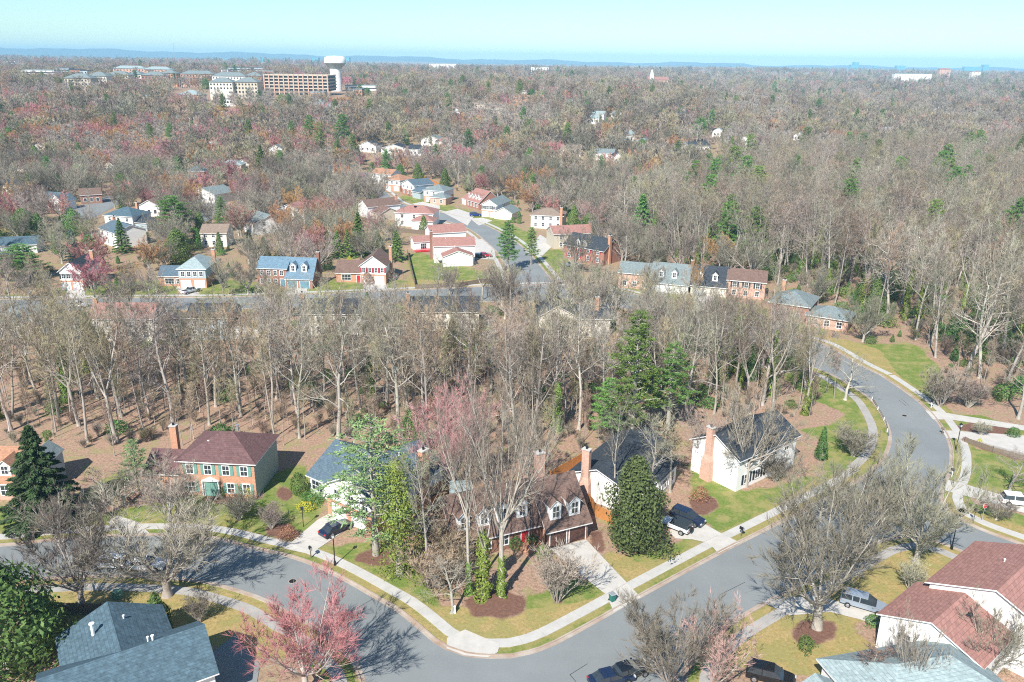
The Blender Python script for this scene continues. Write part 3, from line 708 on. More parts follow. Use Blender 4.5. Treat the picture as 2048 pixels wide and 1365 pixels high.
h.vent(6, 15, 7.6, .35); h.vent(10.2, 16.8, 7.4, .4, .33, 'iron'); h.vent(9.0, 19.6, 7.6, 1.2, .2)
h = at_('low house with weathered grey-green shingle roofs, at the lower right below the red-roofed house', 33.8, 58.5, 14)
h.vol(0, 0, 15.0, 9.2, 3.6, 'hip', 2.6, 'white', 'r_palegrey', .5)
h.vol(-4.2, 3.4, 4.0, 3.6, 3.0, 'gv', 1.2, 'white', 'r_palegrey', .4)
h.vol(-6.6, 2.4, 2.2, 2.4, 2.6, 'gv', .9, 'white', 'r_palegrey', .3)

# --- middle row across the back street ----------------------------------------------------------------
def simple(label, A, B, z, d, h_, roof, rise, wall, rm, low=None, nw=3, up=True, w=None, group=None, chim=None, gar=0, sh=None, back=False, over=.4, zmin=None):
    h = House(label, A, B, z, group, w=w)
    h.vol(0, 0, h.w, d, h_, roof, rise, wall, rm, over, low=low)
    if nw:
        if up and h_ > 4.5: h.wins('F', nw, 3.3, .9, 1.25, sh, a=.4, b=h.w-.4)
        if gar:
            for i in range(gar): h.door('F', h.w*(i+.5)/gar, min(2.6, h.w/gar-.7), 2.1, 'door_white', True)
        else: h.wins('F', nw, .8, .9, 1.35, sh, a=.4, b=h.w-.4)
    if chim: h.chimney(chim[0]*h.w, chim[1]*d, h_+rise+1.0, .9, .8, chim[2] if len(chim) > 2 else 'obrick')
    return h
h = simple('orange brick house with white front gable and slate roof beside a magenta budding tree', (117,542), (163,542), 5.4, 11, 5.4, 'gv', 2.3, 'white', 'r_slate', 'obrick', 4, gar=2, sh='shutter_dark', chim=(.8,.9))
h = simple('house with pale blue-grey hip roof and twin white garage doors above the back street', (355,538), (410,538), 5.4, 11, 5.4, 'hip', 2.5, 'greyblue', 'r_palegrey', 'obrick', 4, gar=2, chim=(1.02,.75))
h.vol(-6.2, 2.0, 6.0, 7.5, 3.0, 'gu', 2.0, 'obrick', 'r_blue', .3); h.win('F', 3, .7, 2.4, 1.5); h.win('F', 5.2, .7, .7, 1.4)
h = House('brick house with bright blue-grey roof, two white dormers and blue garage doors', (516,556), (576,556), 0, w=14.4)
h.r.location = G(514, 575, 0); h.base = G(514, 575, 0); h.ang = radians(-3); h.r.rotation_euler.z = h.ang
h.vol(0, 1.2, 8.2, 8.5, 5.4, 'gu', 2.2, 'brick', 'r_bright', .4)
h.wins('F', 4, 3.3, .9, 1.25); h.wins('F', 3, .8, .9, 1.3, a=.3, b=6.0); h.door('F', 7.0, 1.3, 2.2, 'door_blue')
h.vol(8.2, 0, 7.4, 10, 3.0, 'gu', 4.6, 'brick', 'r_bright', .4)
h.dormer(1.8, 4.3, 1.5, 1.9); h.dormer(4.9, 4.3, 1.5, 1.9)
h.door('F', 1.9, 2.6, 2.1, 'door_blue', True); h.door('F', 5.3, 2.6, 2.1, 'door_blue', True)
h.chimney(15.9, 6, 9.0, .8, 1.2, 'bbrick')
h = House('brown-roofed brick house with white front gable and red shutters over a twin garage', (720,530), (771,531), 5.4)
W = h.w
h.vol(0, 0, W, 10.5, 5.4, 'gv', 2.6, 'white', 'r_brown', .4, low='obrick')
h.wins('F', 4, 3.3, .8, 1.25, 'shutter_red', a=.1, b=W-.1); h.door('F', W*.27, 2.5, 2.1, 'door_white', True); h.door('F', W*.74, 2.5, 2.1, 'door_white', True)
h.chimney(W+.3, 7, 9.2, .8, 1.1, 'obrick')
h.vol(-7.2, 1.0, 7.18, 8.0, 3.0, 'gu', 2.6, 'obrick', 'r_brown', .4); h.win('F', 2.9, .7, 2.6, 1.5); h.door('F', 6.4, 1, 2.1, 'door_red')
# white houses with red roofs above the lawn
h = House('white house with red-brown roofs and small front gable, above the back street', (868,492), (950,490), 5.4)
W = h.w
h.vol(0, 0, W, 7.5, 5.4, 'gu', 1.9, 'white', 'r_red', .35)
h.vol(W*.18, -5.5, W*.72, 5.6, 3.2, 'gv', 1.7, 'white', 'r_red', .35)
h.chimney(-.4, 5.6, 8.8, .9, .9, 'bbrick'); h.vent(4, 3, 6.6, .5); h.vent(W*.5, -1, 4.9, .6)
h = simple('white house with long red-brown roof and red deck, behind the small-gabled one', (862,466), (932,462), 5.2, 8, 5.2, 'gu', 1.9, 'white', 'r_red', nw=0)
h.vol(-6.4, -2.2, 6.2, 5.0, 3.0, 'gu', 1.4, 'white', 'r_red', .3); h.win('F', 3.2, .5, 1.8, 1.7)
q = MB()
for z in (.15, 1.1): q.box(-6.6, -5.4, z, -.2, -5.25, z+.1)
for k in range(18): q.box(-6.6+k*.37, -5.4, .15, -6.52+k*.37, -5.28, 1.1)
q.box(-6.6, -5.3, 0, -.2, -2.3, .15); q.build('deck', M['door_red'], h.r)
h = simple('white split-level house with red-brown hip roofs and skylights, beside the upper street', (790,425), (866,428), 5.2, 10, 5.2, 'hip', 2.2, 'white', 'r_red', nw=3)
h.vol(8.0, -6.0, 8.0, 7.5, 3.4, 'hip', 1.8, 'white', 'r_red', .4)
h.vent(7, 3.5, 6.9, .25, .4, 'iron')
h = simple('dull brown-roofed house with brick chimney, left of the red hip-roofed house', (735,414), (800,408), 4.6, 9, 4.6, 'gu', 2.2, 'white', 'r_brown', nw=0, chim=(.98,.3))
h.vol(1.5, -8, 8.5, 8, 3.0, 'gv', 2.0, 'tanw', 'r_brown', .4)
# upper street north side
h = simple('house with bright orange roof at the head of the upper street', (742,346), (782,350), 5.2, 9, 5.2, 'gu', 2.0, 'white', 'r_orange', nw=3)
h = simple('brick-fronted house with orange hip roof, second along the upper street', (768,358), (800,362), 5.2, 10, 5.2, 'hip', 2.2, 'white', 'r_orange', 'obrick', 3, gar=2)
h = simple('brick house with slate-blue gable roof, between the orange hip roof and grey hip roof', (803,366), (828,372), 5.2, 11, 5.2, 'gv', 2.0, 'white', 'r_blue', 'brick', 3)
h.vol(h.w, -1, 6.5, 7, 3.0, 'gu', 1.8, 'greyblue', 'r_blue', .4)
h = simple('brick-fronted house with grey hip roof and white wing, mid way along the upper street', (847,380), (872,382), 5.2, 10, 5.2, 'hip', 2.2, 'white', 'r_grey', 'obrick', 3, gar=2, w=10)
h.vol(5.5, -4.5, 7.5, 6, 3.0, 'hip', 1.8, 'pinkbrick', 'r_grey', .4); h.wins('F', 2, .8)
h = simple('brick house with red roof and four white dormers, on the upper street', (932,398), (960,406), 3.2, 10.5, 3.2, 'gu', 4.4, 'brick', 'r_red', nw=4, w=11)
for k in range(4): h.dormer(1.5+k*2.65, 3.9, 1.2, 1.7)
h.vol(-6, 1.5, 6, 7, 2.8, 'gu', 2, 'white', 'r_red', .3)
h = simple('house with grey gable roof and white gabled wing beside the blue car', (963,408), (995,410), 5.2, 14, 5.2, 'gv', 2.0, 'white', 'r_grey', 'obrick', 4, gar=2, sh='shutter_dark')
h.r.rotation_euler.z -= .1
h.vol(h.w, -2.5, 7.5, 8.5, 3.0, 'gv', 2.0, 'cream', 'r_grey', .4)
h = simple('white house with tan hip roof and tall brick chimney, right of the upper street', (1062,430), (1126,433), 5.0, 10, 5.0, 'hip', 2.2, 'white', 'r_tan', nw=4, chim=(.95,-.03))
h = simple('cream and brick house with red-brown roof and brick chimney, above the slate-roofed brick house', (1108,468), (1185,465), 5.2, 8.5, 5.2, 'gu', 2.0, 'tanw', 'r_red', nw=3, chim=(1.0,.3))
h = simple('slate-roofed brick house with small white dormers and red shutters', (1128,487), (1208,502), 4.8, 10, 4.8, 'gu', 3.0, 'brick', 'r_slate', nw=4, sh='shutter_red')
for k in (5.5, 8.2): h.dormer(k, 5.0, 1.2, 1.4)
h.chimney(h.w, 3, 9, .8, 1, 'obrick')
h = simple('grey-roofed house with two white dormers over a white garage on the back street', (1300,562), (1342,566), 3.0, 10, 3.0, 'gu', 4.4, 'white', 'r_grey', nw=0, gar=2, w=10.5)
h.dormer(2.8, 4.0, 1.4, 1.8); h.dormer(6.4, 4.0, 1.4, 1.8); h.vol(-9, 1, 9, 8, 4.6, 'gu', 2.2, 'pinkbrick', 'r_grey', .4); h.wins('F', 3, .8)
h.chimney(10.6, 5, 8.6, .8, 1, 'bbrick')
h = simple('slate-roofed brick house with two white dormers and red car in front, on the back street', (1382,568), (1428,572), 3.0, 10, 3.0, 'gu', 4.4, 'cream', 'r_slate', nw=0, gar=2, w=9.5)
h.dormer(2.2, 4.0, 1.4, 1.8); h.dormer(6.2, 4.0, 1.4, 1.8); h.vol(9.5, 1, 10, 8, 5.0, 'gu', 2.2, 'pinkbrick', 'r_brown', .4); h.wins('F', 3, 3.0, sh='shutter_dark'); h.wins('F', 3, .8)
h = simple('red brick house with grey hip roofs and chimney at the edge of the right-hand wood', (1540,603), (1575,606), 4.2, 11, 4.2, 'hip', 2.4, 'brick', 'r_grey', nw=2, chim=(.1,.9), w=9.5)
h.ang -= .25; h.r.rotation_euler.z = h.ang
h.vol(h.w, -2.0, 9.5, 8, 2.9, 'hip', 1.9, 'pinkbrick', 'r_grey', .5); h.wins('F', 3, .7, 1.1, 1.4)
# backs of the houses on the near side of the back street
BK = 'houses backing onto the wood'
h = simple('white two-storey house with russet roof whose back faces the wood, below the back street', (175,636), (303,636), 5.4, 8.5, 5.4, 'gu', 2.3, 'cream', 'r_red', nw=5, chim=(.02,.5)); h.vol(h.w, .5, 4.5, 7, 4, 'gu', 2, 'cream', 'r_slate', .3)
h = simple('pale blue two-storey house whose back faces the wood, next to the russet-roofed one', (373,634), (462,634), 5.4, 8.5, 5.4, 'gu', 2.0, 'greyblue', 'r_slate', nw=4); h.vol(h.w, .5, 5.5, 7, 3.2, 'gu', 2, 'white', 'r_brown', .3)
h = simple('cream two-storey house with slate roof whose back faces the middle of the wood', (597,626), (723,626), 5.4, 8.5, 5.4, 'gu', 2.2, 'cream', 'r_slate', nw=5, chim=(.0,.6))
h = simple('cream house with dark roof and brick chimney on its left gable, backing onto the wood', (818,622), (958,622), 5.0, 8.5, 5.0, 'gu', 2.4, 'cream', 'r_slate', nw=5, chim=(-.02,.3))
h = simple('white gabled house half hidden by bare trees, left of the tall green pine', (1078,632), (1120,632), 5.4, 9, 5.4, 'gv', 2.4, 'cream', 'r_slate', nw=2, chim=(1.6,.4), w=8.5); h.vol(h.w, 1, 8, 8, 4.6, 'gu', 2, 'cream', 'r_slate', .4)
h = simple('low white house glimpsed at the left edge behind bare trees, below the back street', (-40,650), (62,650), 3.4, 8, 3.4, 'gu', 2.4, 'cream', 'r_grey', nw=4)
# right hand wood
h = simple('white and brick three-level house with charcoal roof and red canopy, deep in the right-hand wood', (1796,478), (1848,482), 6.0, 9, 6.0, 'gu', 2.0, 'white', 'r_slate', 'obrick', 4)
h = simple('long grey-roofed brick house behind the tall green pine at the wood edge', (1298,412), (1372,412), 3.4, 10, 3.4, 'gu', 2.0, 'brick', 'r_slate', nw=4); h.vol(6, -5, 6, 5, 3.0, 'gv', 1.5, 'brick', 'r_grey', .3)
h = simple('pale house with grey roof glimpsed through trunks in the right-hand wood', (1643,435), (1706,440), 4.6, 9, 4.6, 'gu', 2.2, 'white', 'r_slate', nw=3)
# left group
h = simple('brick house with dark blue hip roof, in the left-hand neighbourhood', (208,430), (250,433), 5.2, 10, 5.2, 'hip', 2.4, 'white', 'r_teal', nw=3, chim=(.6,.9), w=12)
h.vol(12, 1, 5, 7, 3.2, 'gu', 1.5, 'greyblue', 'r_slate', .4)
h = simple('pale house with grey roof, beside the blue spruce in the left-hand neighbourhood', (198,455), (236,468), 5.2, 10, 5.2, 'gu', 2.0, 'white', 'r_blue', nw=3, chim=(.05,.5), w=13)
h = simple('cream house with tan roof, right of the bright green pine', (400,466), (452,466), 4.8, 9, 4.8, 'gu', 2.2, 'cream', 'r_tan', nw=3)
h = simple('grey-roofed house with white conservatory, in the wood left of the dark spruces', (510,446), (560,440), 4.6, 10, 4.6, 'gv', 2.2, 'white', 'r_grey', nw=2, w=12)
h = simple('white house with red-brown gable roof, behind bare trees left of the dark spruces', (542,420), (608,424), 4.8, 9, 4.8, 'gv', 2.4, 'white', 'r_red', nw=2)
h = simple('teal-roofed low building at the far left edge among trees', (-30,492), (72,488), 3.0, 9, 3.0, 'gu', 1.8, 'white', 'r_teal', nw=3)
# farther houses: label, px left, px right, eave y, eave height, roof, colours
FAR = [
 ('white gabled house with grey roofs near the left edge, above the bare crowns',(100,400),(122,402),'gv','white','r_blue'),
 ('house with dark teal roof beside a white gable wall, at the left',(78,396),(112,398),'gu','white','r_teal'),
 ('small cream-gabled house with brown roof among the left-hand trees',(205,330),(226,330),'gv','cream','r_brown'),
 ('house with tan roof and small chimney, below the pink tree at the left',(160,390),(200,386),'gu','brick','r_brown'),
 ('white house with slate roof and porch beside the magenta trees',(378,383),(410,392),'gv','white','r_grey'),
 ('teal-roofed red brick house among magenta trees at the left',(372,343),(408,343),'hip','brick','r_teal'),
 ('white-gabled house with orange-tinted roof right of the magenta trees',(470,328),(498,328),'gv','cream','r_red'),
 ('pale house with brown roof behind the purple maples',(300,320),(345,320),'gu','tanw','r_brown'),
 ('small pale house with wide white gable above the russet maple',(275,412),(318,412),'gv','white','r_tan'),
 ('grey-roofed house with white gable just left of the tall pine row',(536,298),(565,298),'gv','white','r_grey'),
 ('white house with steep gable and black window, left of the triple gabled white house',(718,290),(752,292),'gv','white','r_slate'),
 ('triple-gabled white house among bare trees in the middle distance',(762,296),(812,298),'gv','white','r_slate'),
 ('white house with small charcoal gable, right of the triple-gabled one',(818,298),(842,298),'gu','white','r_slate'),
 ('pale grey house half behind crowns, right of the triple-gabled white house',(842,278),(880,280),'gv','white','r_grey'),
 ('white ranch house with tan roof alone in the middle distance',(1120,298),(1162,300),'gu','white','r_tan'),
 ('grey-roofed white house with several gables behind bare crowns',(1190,306),(1228,308),'gu','white','r_grey'),
 ('white house with slate gable, right neighbour of the many-gabled grey-roofed house',(1228,312),(1252,312),'gv','white','r_slate'),
 ('white farmhouse with grey roof beside a bright green bush',(1172,236),(1198,238),'gu','white','r_palegrey'),
 ('taller white house just behind the farmhouse with the green bush',(1184,228),(1208,230),'gu','white','r_palegrey'),
 ('small white gabled house right of the white farmhouse',(1230,228),(1246,228),'gv','white','r_grey'),
 ('white low house left of the road of red roofs in the distance',(1030,174),(1046,174),'gu','white','r_palegrey'),
 ('white low house with pale roof in front of the distant white block',(1046,180),(1062,180),'gu','white','r_palegrey'),
 ('long brick house with orange roof beyond the green clump',(1028,196),(1090,196),'gu','obrick','r_orange'),
 ('tan-roofed house with small tower in the middle distance',(948,208),(976,208),'hip','tanw','r_tan'),
 ('long tan-roofed house left of the green shrubs in the middle distance',(975,216),(1012,218),'gu','tanw','r_tan'),
 ('grey-roofed villa among crowns in the middle distance',(1130,204),(1158,206),'gu','white','r_blue'),
 ('red-roofed blue-walled house beside dark evergreens on the right',(1366,336),(1398,338),'gu','brick','r_red'),
 ('grey-roofed house beyond the yellow lawn on the right',(1448,365),(1478,365),'gu','white','r_grey'),
 ('low dark-roofed house with white trim above the yellow lawn',(1432,326),(1478,326),'gu','white','r_slate'),
 ('white house with black roof, glimpsed at the right of the yellow lawn',(1476,278),(1502,280),'gv','white','r_tan'),
 ('white-walled house behind bare crowns, right of centre distance',(1352,290),(1374,290),'gu','cream','r_grey'),
 ('pale house with long roof behind the big blue-green pine on the right',(1378,292),(1420,292),'gu','white','r_slate'),
 ('white two-gabled house, far right of centre among crowns',(1425,262),(1448,264),'gv','white','r_grey'),
 ('slate-roofed white house left of the orange tree, right of centre distance',(1355,230),(1386,230),'gu','white','r_slate'),
 ('white house beyond the lawn strip at right of centre distance',(1410,232),(1440,232),'gu','white','r_palegrey'),
 ('low house with tan roof in the far right wood',(1868,352),(1892,352),'hip','cream','r_tan'),
 ('white house with pale roof among the far right crowns',(1782,262),(1806,262),'gv','white','r_palegrey'),
 ('pink-roofed long house in the far right distance',(1856,232),(1882,232),'gu','white','r_red'),
 ('white gabled cottage in front of the pink-roofed long house',(1872,216),(1892,216),'gv','white','r_grey'),
 ('white house with grey roof left of the tall dark pine at the right',(1655,240),(1680,242),'gv','white','r_blue'),
 ('pale cottage at right beyond the white house with grey roof',(1600,230),(1618,230),'gu','cream','r_tan'),
 ('white shed-like house right of the tall dark pine',(1718,220),(1734,220),'gu','white','r_palegrey'),
 ('small white house behind crowns, under the tall dark pine',(1588,270),(1606,272),'gv','white','r_grey'),
 ('small cream house at the far right distance with a spire-like gable',(2010,216),(2024,216),'gv','white','r_palegrey'),
 ('white bungalow in the far right distance',(1960,218),(1990,218),'gu','white','r_palegrey'),
 ('dark-roofed house behind the leftmost upper crowns',(0,370),(30,370),'gu','white','r_slate'),
 ('white house right of the small pine at centre distance',(905,222),(920,222),'gv','white','r_grey'),
]
for lb, A, B, rf, wl, rm in FAR:
    h = House(lb, A, B, 4.2); ww = h.w; h.ang = max(-.5, min(.5, h.ang)); h.r.rotation_euler.z = h.ang
    h.vol(0, 0, ww, max(7, min(12, ww*.8)), 4.2, rf, 2.2, wl, rm, .4)
    h.wins('F', 3, 1.2, 1.0, 1.4, a=.5, b=ww-.5, small=True)
# half hidden roofs scattered through the far neighbourhood
RH = random.Random(21)
SPOT = [(1040,232),(1080,262),(1310,262),(1290,300),(1330,320),(1465,300),(1500,262),(1530,300),(1560,246),(1570,318),(1610,300),(1640,285),(1680,300),(1730,262),(1760,300),(1800,300),(1830,268),(1850,310),(1920,262),(1945,300),(1990,262),(2020,300),(1700,225),(1640,212),(1560,205),(1500,196),(1445,200),(1770,215),(1930,232),(2035,238),(1280,245),(1100,232),(60,300),(30,262),(120,272),(180,300),(235,262),(420,300),(380,262),(430,240),(560,262),(500,262),(480,225),(250,372),(440,350),(560,330),(640,350),(70,345),(20,340),(860,242),(960,262),(1000,290),(870,300),(905,330),(1240,285),(1340,262)]
NSEEN = len(FOOT)
for k, (px, py) in enumerate(SPOT):
    a = G(px, py); w_ = RH.uniform(9, 14); h = House('small pale house half hidden among bare crowns of the far neighbourhood', (px, py), (px+10, py), 0, group='half hidden far houses')
    h.w = w_; h.ang = RH.uniform(-.7, .7); h.r.rotation_euler.z = h.ang
    h.vol(0, 0, w_, 8, RH.choice([3.2, 5.2]), RH.choice(['gu', 'gv', 'hip']), 2.1, RH.choice(['white', 'white', 'cream', 'tanw']), RH.choice(['r_grey', 'r_slate', 'r_brown', 'r_tan', 'r_palegrey', 'r_red']), .4)
    h.wins('F', 3, 1.0, 1.0, 1.4, small=True)
NSEEN2 = len(FOOT)
# --- campus blocks, garage, tower, town skyline -------------------------------------------------------
def block(label, pl, pr, py, Y, wall, roof=None, rise=3, depth=16, rows=4, cols=8, cat='building', name='building', rm='r_grey', bands=False, hh=None):
    if hh: Y = G((pl+pr)/2, py, hh).y
    a, b = AT(pl, py, Y), AT(pr, py, Y); g = terr(a.x, a.y) - 2
    r = empty(name, (a.x, Y, g), 0); tag(r, label, cat)
    w = b.x - a.x; h = a.z - g
    MB().box(0, 0, 0, w, depth, h).build('wall', M[wall] if isinstance(wall, str) else wall, r)
    o = .8
    q = MB()
    if roof == 'hip':
        m = min(w, depth)/2+o; x0, x1, y0, y1 = -o, w+o, -o, depth+o
        A, B = ((x0+m, (y0+y1)/2), (x1-m, (y0+y1)/2)) if w > depth else (((x0+x1)/2, y0+m), ((x0+x1)/2, y1-m))
        vs = [(x0,y0,h),(x1,y0,h),(x1,y1,h),(x0,y1,h),(A[0],A[1],h+rise),(B[0],B[1],h+rise)]
        q.add(vs, [(0,1,5,4),(1,2,5),(2,3,4,5),(3,0,4)] if w > depth else [(0,1,4),(1,2,5,4),(2,3,5),(3,0,4,5)])
        q.add([(x0,y0,h-.02),(x1,y0,h-.02),(x1,y1,h-.02),(x0,y1,h-.02)], [(0,3,2,1)])
    else: q.box(-.2, -.2, h, w+.2, depth+.2, h+.9)
    q.build('roof', M[rm], r)
    for i in range(rows):
        z = h - 3.0 - i * 3.4
        if z < 1: break
        if bands:
            MB().box(.6, -.25, z, w-.6, -.02, z+1.3).build('window_band', M['glass'], r)
        else:
            for j in range(cols):
                x = w*(j+.5)/cols
                MB().box(x-.7, -.2, z, x+.7, -.02, z+1.6).build('window', M['glass'], r)
    return r
BL = [
 ('teal-glazed modern building with long flat roof at the far left skyline',-60,52,126,1080,'greyblue','flat','r_palegrey',1),
 ('stepped upper storey of the modern campus building at the far left',-60,30,122,1130,'white','flat','r_palegrey',0),
 ('white and blue-grey campus hall with glazed strip windows at the left',40,108,141,1000,'white','flat','r_palegrey',1),
 ('blue-grey annexe to the right of the white campus hall',110,138,137,1010,'greyblue','flat','r_blue',1),
 ('low brick and dark block behind the campus hall',138,160,141,1030,'obrick','flat','r_slate',0),
 ('small dark block right of the low brick one on campus',160,174,142,1040,'greyblue','flat','r_slate',0),
 ('long low dormitory with grey hip roof, first of the campus row',128,180,156,860,'tanw','hip','r_grey',0),
 ('cream dormitory with grey hip roof, second of the campus row',172,212,152,870,'cream','hip','r_grey',0),
 ('cream four-storey dormitory with wide grey hip roof, at the middle of the row',210,256,150,850,'cream','hip','r_grey',0),
 ('cream and brick dormitory with grey hip roof, right of the middle of the row',256,282,149,850,'cream','hip','r_grey',0),
 ('red brick dormitory wing with vertical white strips',282,328,151,860,'brick','hip','r_grey',0),
 ('red brick dormitory with grey hip roof, behind crowns',322,352,147,880,'obrick','hip','r_grey',0),
 ('large brick hall with white stepped roof, behind the dormitories',226,288,137,1050,'pinkbrick','hip','r_palegrey',0),
 ('second large hall with white stepped roof, behind the dormitories',288,340,139,1050,'pinkbrick','hip','r_palegrey',0),
 ('green copper-roofed hall on the campus skyline',340,378,131,1150,'greyblue','flat','r_teal',0),
 ('long brick dormitory with grey roof, left of the white stair tower',360,426,148,950,'pinkbrick','hip','r_grey',0),
 ('white stair tower between dormitory roofs',442,456,141,900,'white','flat','r_palegrey',0),
 ('white-walled dormitory with grey hip roof, left of the parking garage',424,490,152,900,'white','hip','r_grey',0),
 ('pink and white dormitory with grey hip roof, beside the parking garage',488,522,152,900,'pinkbrick','hip','r_grey',0),
 ('grey-roofed dormitory low in the crowns, below the white stair tower',418,464,164,800,'cream','hip','r_grey',0),
 ('grey-roofed dormitory low in the crowns, left of the parking garage',468,514,164,810,'tanw','hip','r_grey',0),
 ('green-glazed library block on the campus skyline',455,502,136,1150,'greyblue','flat','r_teal',1),
 ('blue glazed block right of the green library block',500,528,136,1180,'greyblue','flat','r_blue',1),
 ('low red brick block above the parking garage',512,548,143,1050,'brick','flat','r_palegrey',1),
 ('large pale warehouse with grey pitched roof, left of the truck yard',355,400,190,620,'white','hip','r_palegrey',0),
 ('long white depot roof beyond the crowns at left',236,330,192,640,'white','flat','r_palegrey',0),
 ('white box building in the truck yard',446,470,199,600,'white','flat','r_palegrey',0),
 ('long low white building with flat roof under the crowns at left',196,300,224,520,'white','flat','r_palegrey',0),
 ('low flat-roofed white building right of the long low one',300,420,222,510,'greyblue','flat','r_palegrey',0),
 ('low brick building with pale flat roof beside the playing field',620,646,186,640,'obrick','flat','r_palegrey',0),
 ('long low school block with pale roof right of the water tower',690,770,172,720,'white','flat','r_palegrey',1),
 ('brick block beside the round green tree, right of the water tower',706,724,180,640,'obrick','flat','r_grey',0),
 ('orange brick gabled townhouse, right end of the townhouse row',684,700,212,520,'obrick','hip','r_tan',0),
 ('sky-blue gabled townhouse in the middle of the townhouse row',650,668,216,515,'greyblue','hip','r_grey',0),
 ('tan brick townhouse with wide roof, left end of the townhouse row',595,622,206,530,'tanw','hip','r_tan',0),
 ('grey-roofed townhouse between the tan and the sky-blue ones',624,652,210,528,'obrick','hip','r_grey',0),
 ('white commercial sheds on the horizon left of centre',858,912,128,2600,'white','flat','r_palegrey',0),
 ('pale commercial building on the horizon at centre',1062,1098,135,2200,'white','flat','r_palegrey',0),
 ('long pale warehouse in the haze at right',1790,1864,148,2300,'white','flat','r_palegrey',0),
 ('pale shed on the right-hand horizon',1945,1962,144,2600,'cream','flat','r_red',0),
 ('reddish long roof on the right-hand horizon',1880,1902,139,2900,'pinkbrick','hip','r_red',0),
]
def HGT(lb, Y):
    if Y > 2000: return None
    if 'townhouse' in lb: return 9
    if Y < 760: return 6
    if 'behind the dormitories' in lb or 'skyline' in lb or 'stepped' in lb: return 17
    return 16
for lb, pl, pr, py, Y, wl, rf, rm, bd in BL:
    block(lb, pl, pr, py, Y, wl, rf, rise=4 if rf == 'hip' else 1, rm=rm, bands=bool(bd), rows=4 if Y > 800 and rf == 'hip' else (2 if Y > 700 else 1), cols=max(2, int((pr-pl)/6)), hh=HGT(lb, Y))
M['hazeblue'] = mat('haze_tinted_tower', (.10, .34, .42), .4, .05)  # blue of the distance haze put into the skyline towers' wall colour
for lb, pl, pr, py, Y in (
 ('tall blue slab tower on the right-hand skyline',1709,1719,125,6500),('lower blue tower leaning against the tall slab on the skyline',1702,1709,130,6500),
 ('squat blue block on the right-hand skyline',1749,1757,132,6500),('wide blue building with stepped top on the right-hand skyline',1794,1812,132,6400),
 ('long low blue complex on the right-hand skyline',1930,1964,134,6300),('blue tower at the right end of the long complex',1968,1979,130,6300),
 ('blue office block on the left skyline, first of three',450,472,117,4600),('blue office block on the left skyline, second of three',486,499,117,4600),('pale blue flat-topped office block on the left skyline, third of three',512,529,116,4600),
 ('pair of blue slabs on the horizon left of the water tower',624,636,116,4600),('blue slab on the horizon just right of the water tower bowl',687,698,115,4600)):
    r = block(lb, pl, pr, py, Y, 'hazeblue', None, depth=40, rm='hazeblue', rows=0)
# parking garage
a = AT(526, 149, 880); b_ = AT(656, 152, 880); g = terr(a.x, 880); w = b_.x - a.x; h = a.z - g
r = empty('parking_garage', (a.x, 880, g)); tag(r, 'long open-sided multi-storey parking garage beside the water tower', 'parking garage')
for k in range(5):
    z = h - 1.1 - k*3.2
    MB().box(0, 0, z, w, 40, z+1.1).build('deck_band', M['tanw'], r)
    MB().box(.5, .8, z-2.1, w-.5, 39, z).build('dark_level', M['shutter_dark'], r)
q = MB()
for k in range(14): q.box(w*k/13.3, -.4, 0, w*k/13.3+1.2, -.01, h+.5)
q.build('pillar', M['pinkbrick'], r)
# water tower
c = AT(670, 118, 1000); g = terr(c.x, 1000)
top = AT(670, 112, 1000).z; rb = (AT(691, 120, 1000).x - AT(648, 120, 1000).x) / 2
zs = AT(670, 125, 1000).z; zc = AT(670, 137, 1000).z; rn = (AT(683, 140, 1000).x - AT(660, 140, 1000).x) / 2
r = empty('water_tower', (c.x, 1000, g)); tag(r, 'white water tower with wide bowl on a fluted column, rising above the woods', 'water tower')
o = MB().lathe((0, 0, 0), [(.1, top-g), (rb*.7, top-g-.4), (rb*.95, top-g-2), (rb, zs-g), (rb, zs-g-.8)], 40).build('tank', M['trim'], r, smooth=True)
MB().lathe((0, 0, 0), [(rb, zs-g-.8), (rb*.62, zc-g+1.0), (rn*1.05, zc-g)], 40).build('tank_underside', M['sage'], r, smooth=True)
fl = MB(); n = 40; prof = [(rn, zc-g), (rn*.92, (zc-g)*.6), (rn*.95, 0)]
base = 0
for rr, z in prof:
    for k in range(n*2):
        q_ = rr * (1.0 if k % 2 else .90); fl.v.append((q_*cos(pi*k/n), q_*sin(pi*k/n), z))
for i in range(2):
    for k in range(2*n): fl.f.append([i*2*n+k, i*2*n+(k+1) % (2*n), (i+1)*2*n+(k+1) % (2*n), (i+1)*2*n+k]); fl.m.append(0)
fl.build('column', M['white'], r)
# steeple
c = AT(1303, 150, 1500); g = terr(c.x, 1500); tz = AT(1303, 140, 1500).z - g
r = empty('church', (c.x, 1500, g)); tag(r, 'church with white steeple and low red roof, on the centre horizon', 'church')
MB().box(-5, 0, 0, 30, 18, tz*.50).build('wall', M['pinkbrick'], r)
MB().prism([(-1, tz*.50), (19, tz*.50), (9, tz*.50+5)], 'x', -6, 31).build('roof', M['r_red'], r)
MB().box(-3, -6, 0, 3, 0, tz*.75).frus((0, -3, tz*.75), 2.4, 2.4, tz*.1, 2.2, 2.2).frus((0, -3, tz*.85), 2.2, 2.2, tz*.18, .1, .1).build('steeple', M['trim'], r)
# radio mast on the left horizon and street pole
c = AT(348, 104, 4200); q = MB(); q.tube([(0, 0, -20), (0, 0, 90)], [1.2, .8], 4)
r = q.build('radio_mast', M['metal']); r.location = (c.x, c.y, terr(c.x, c.y)); tag(r, 'thin radio mast on the wooded ridge at the left horizon', 'mast')
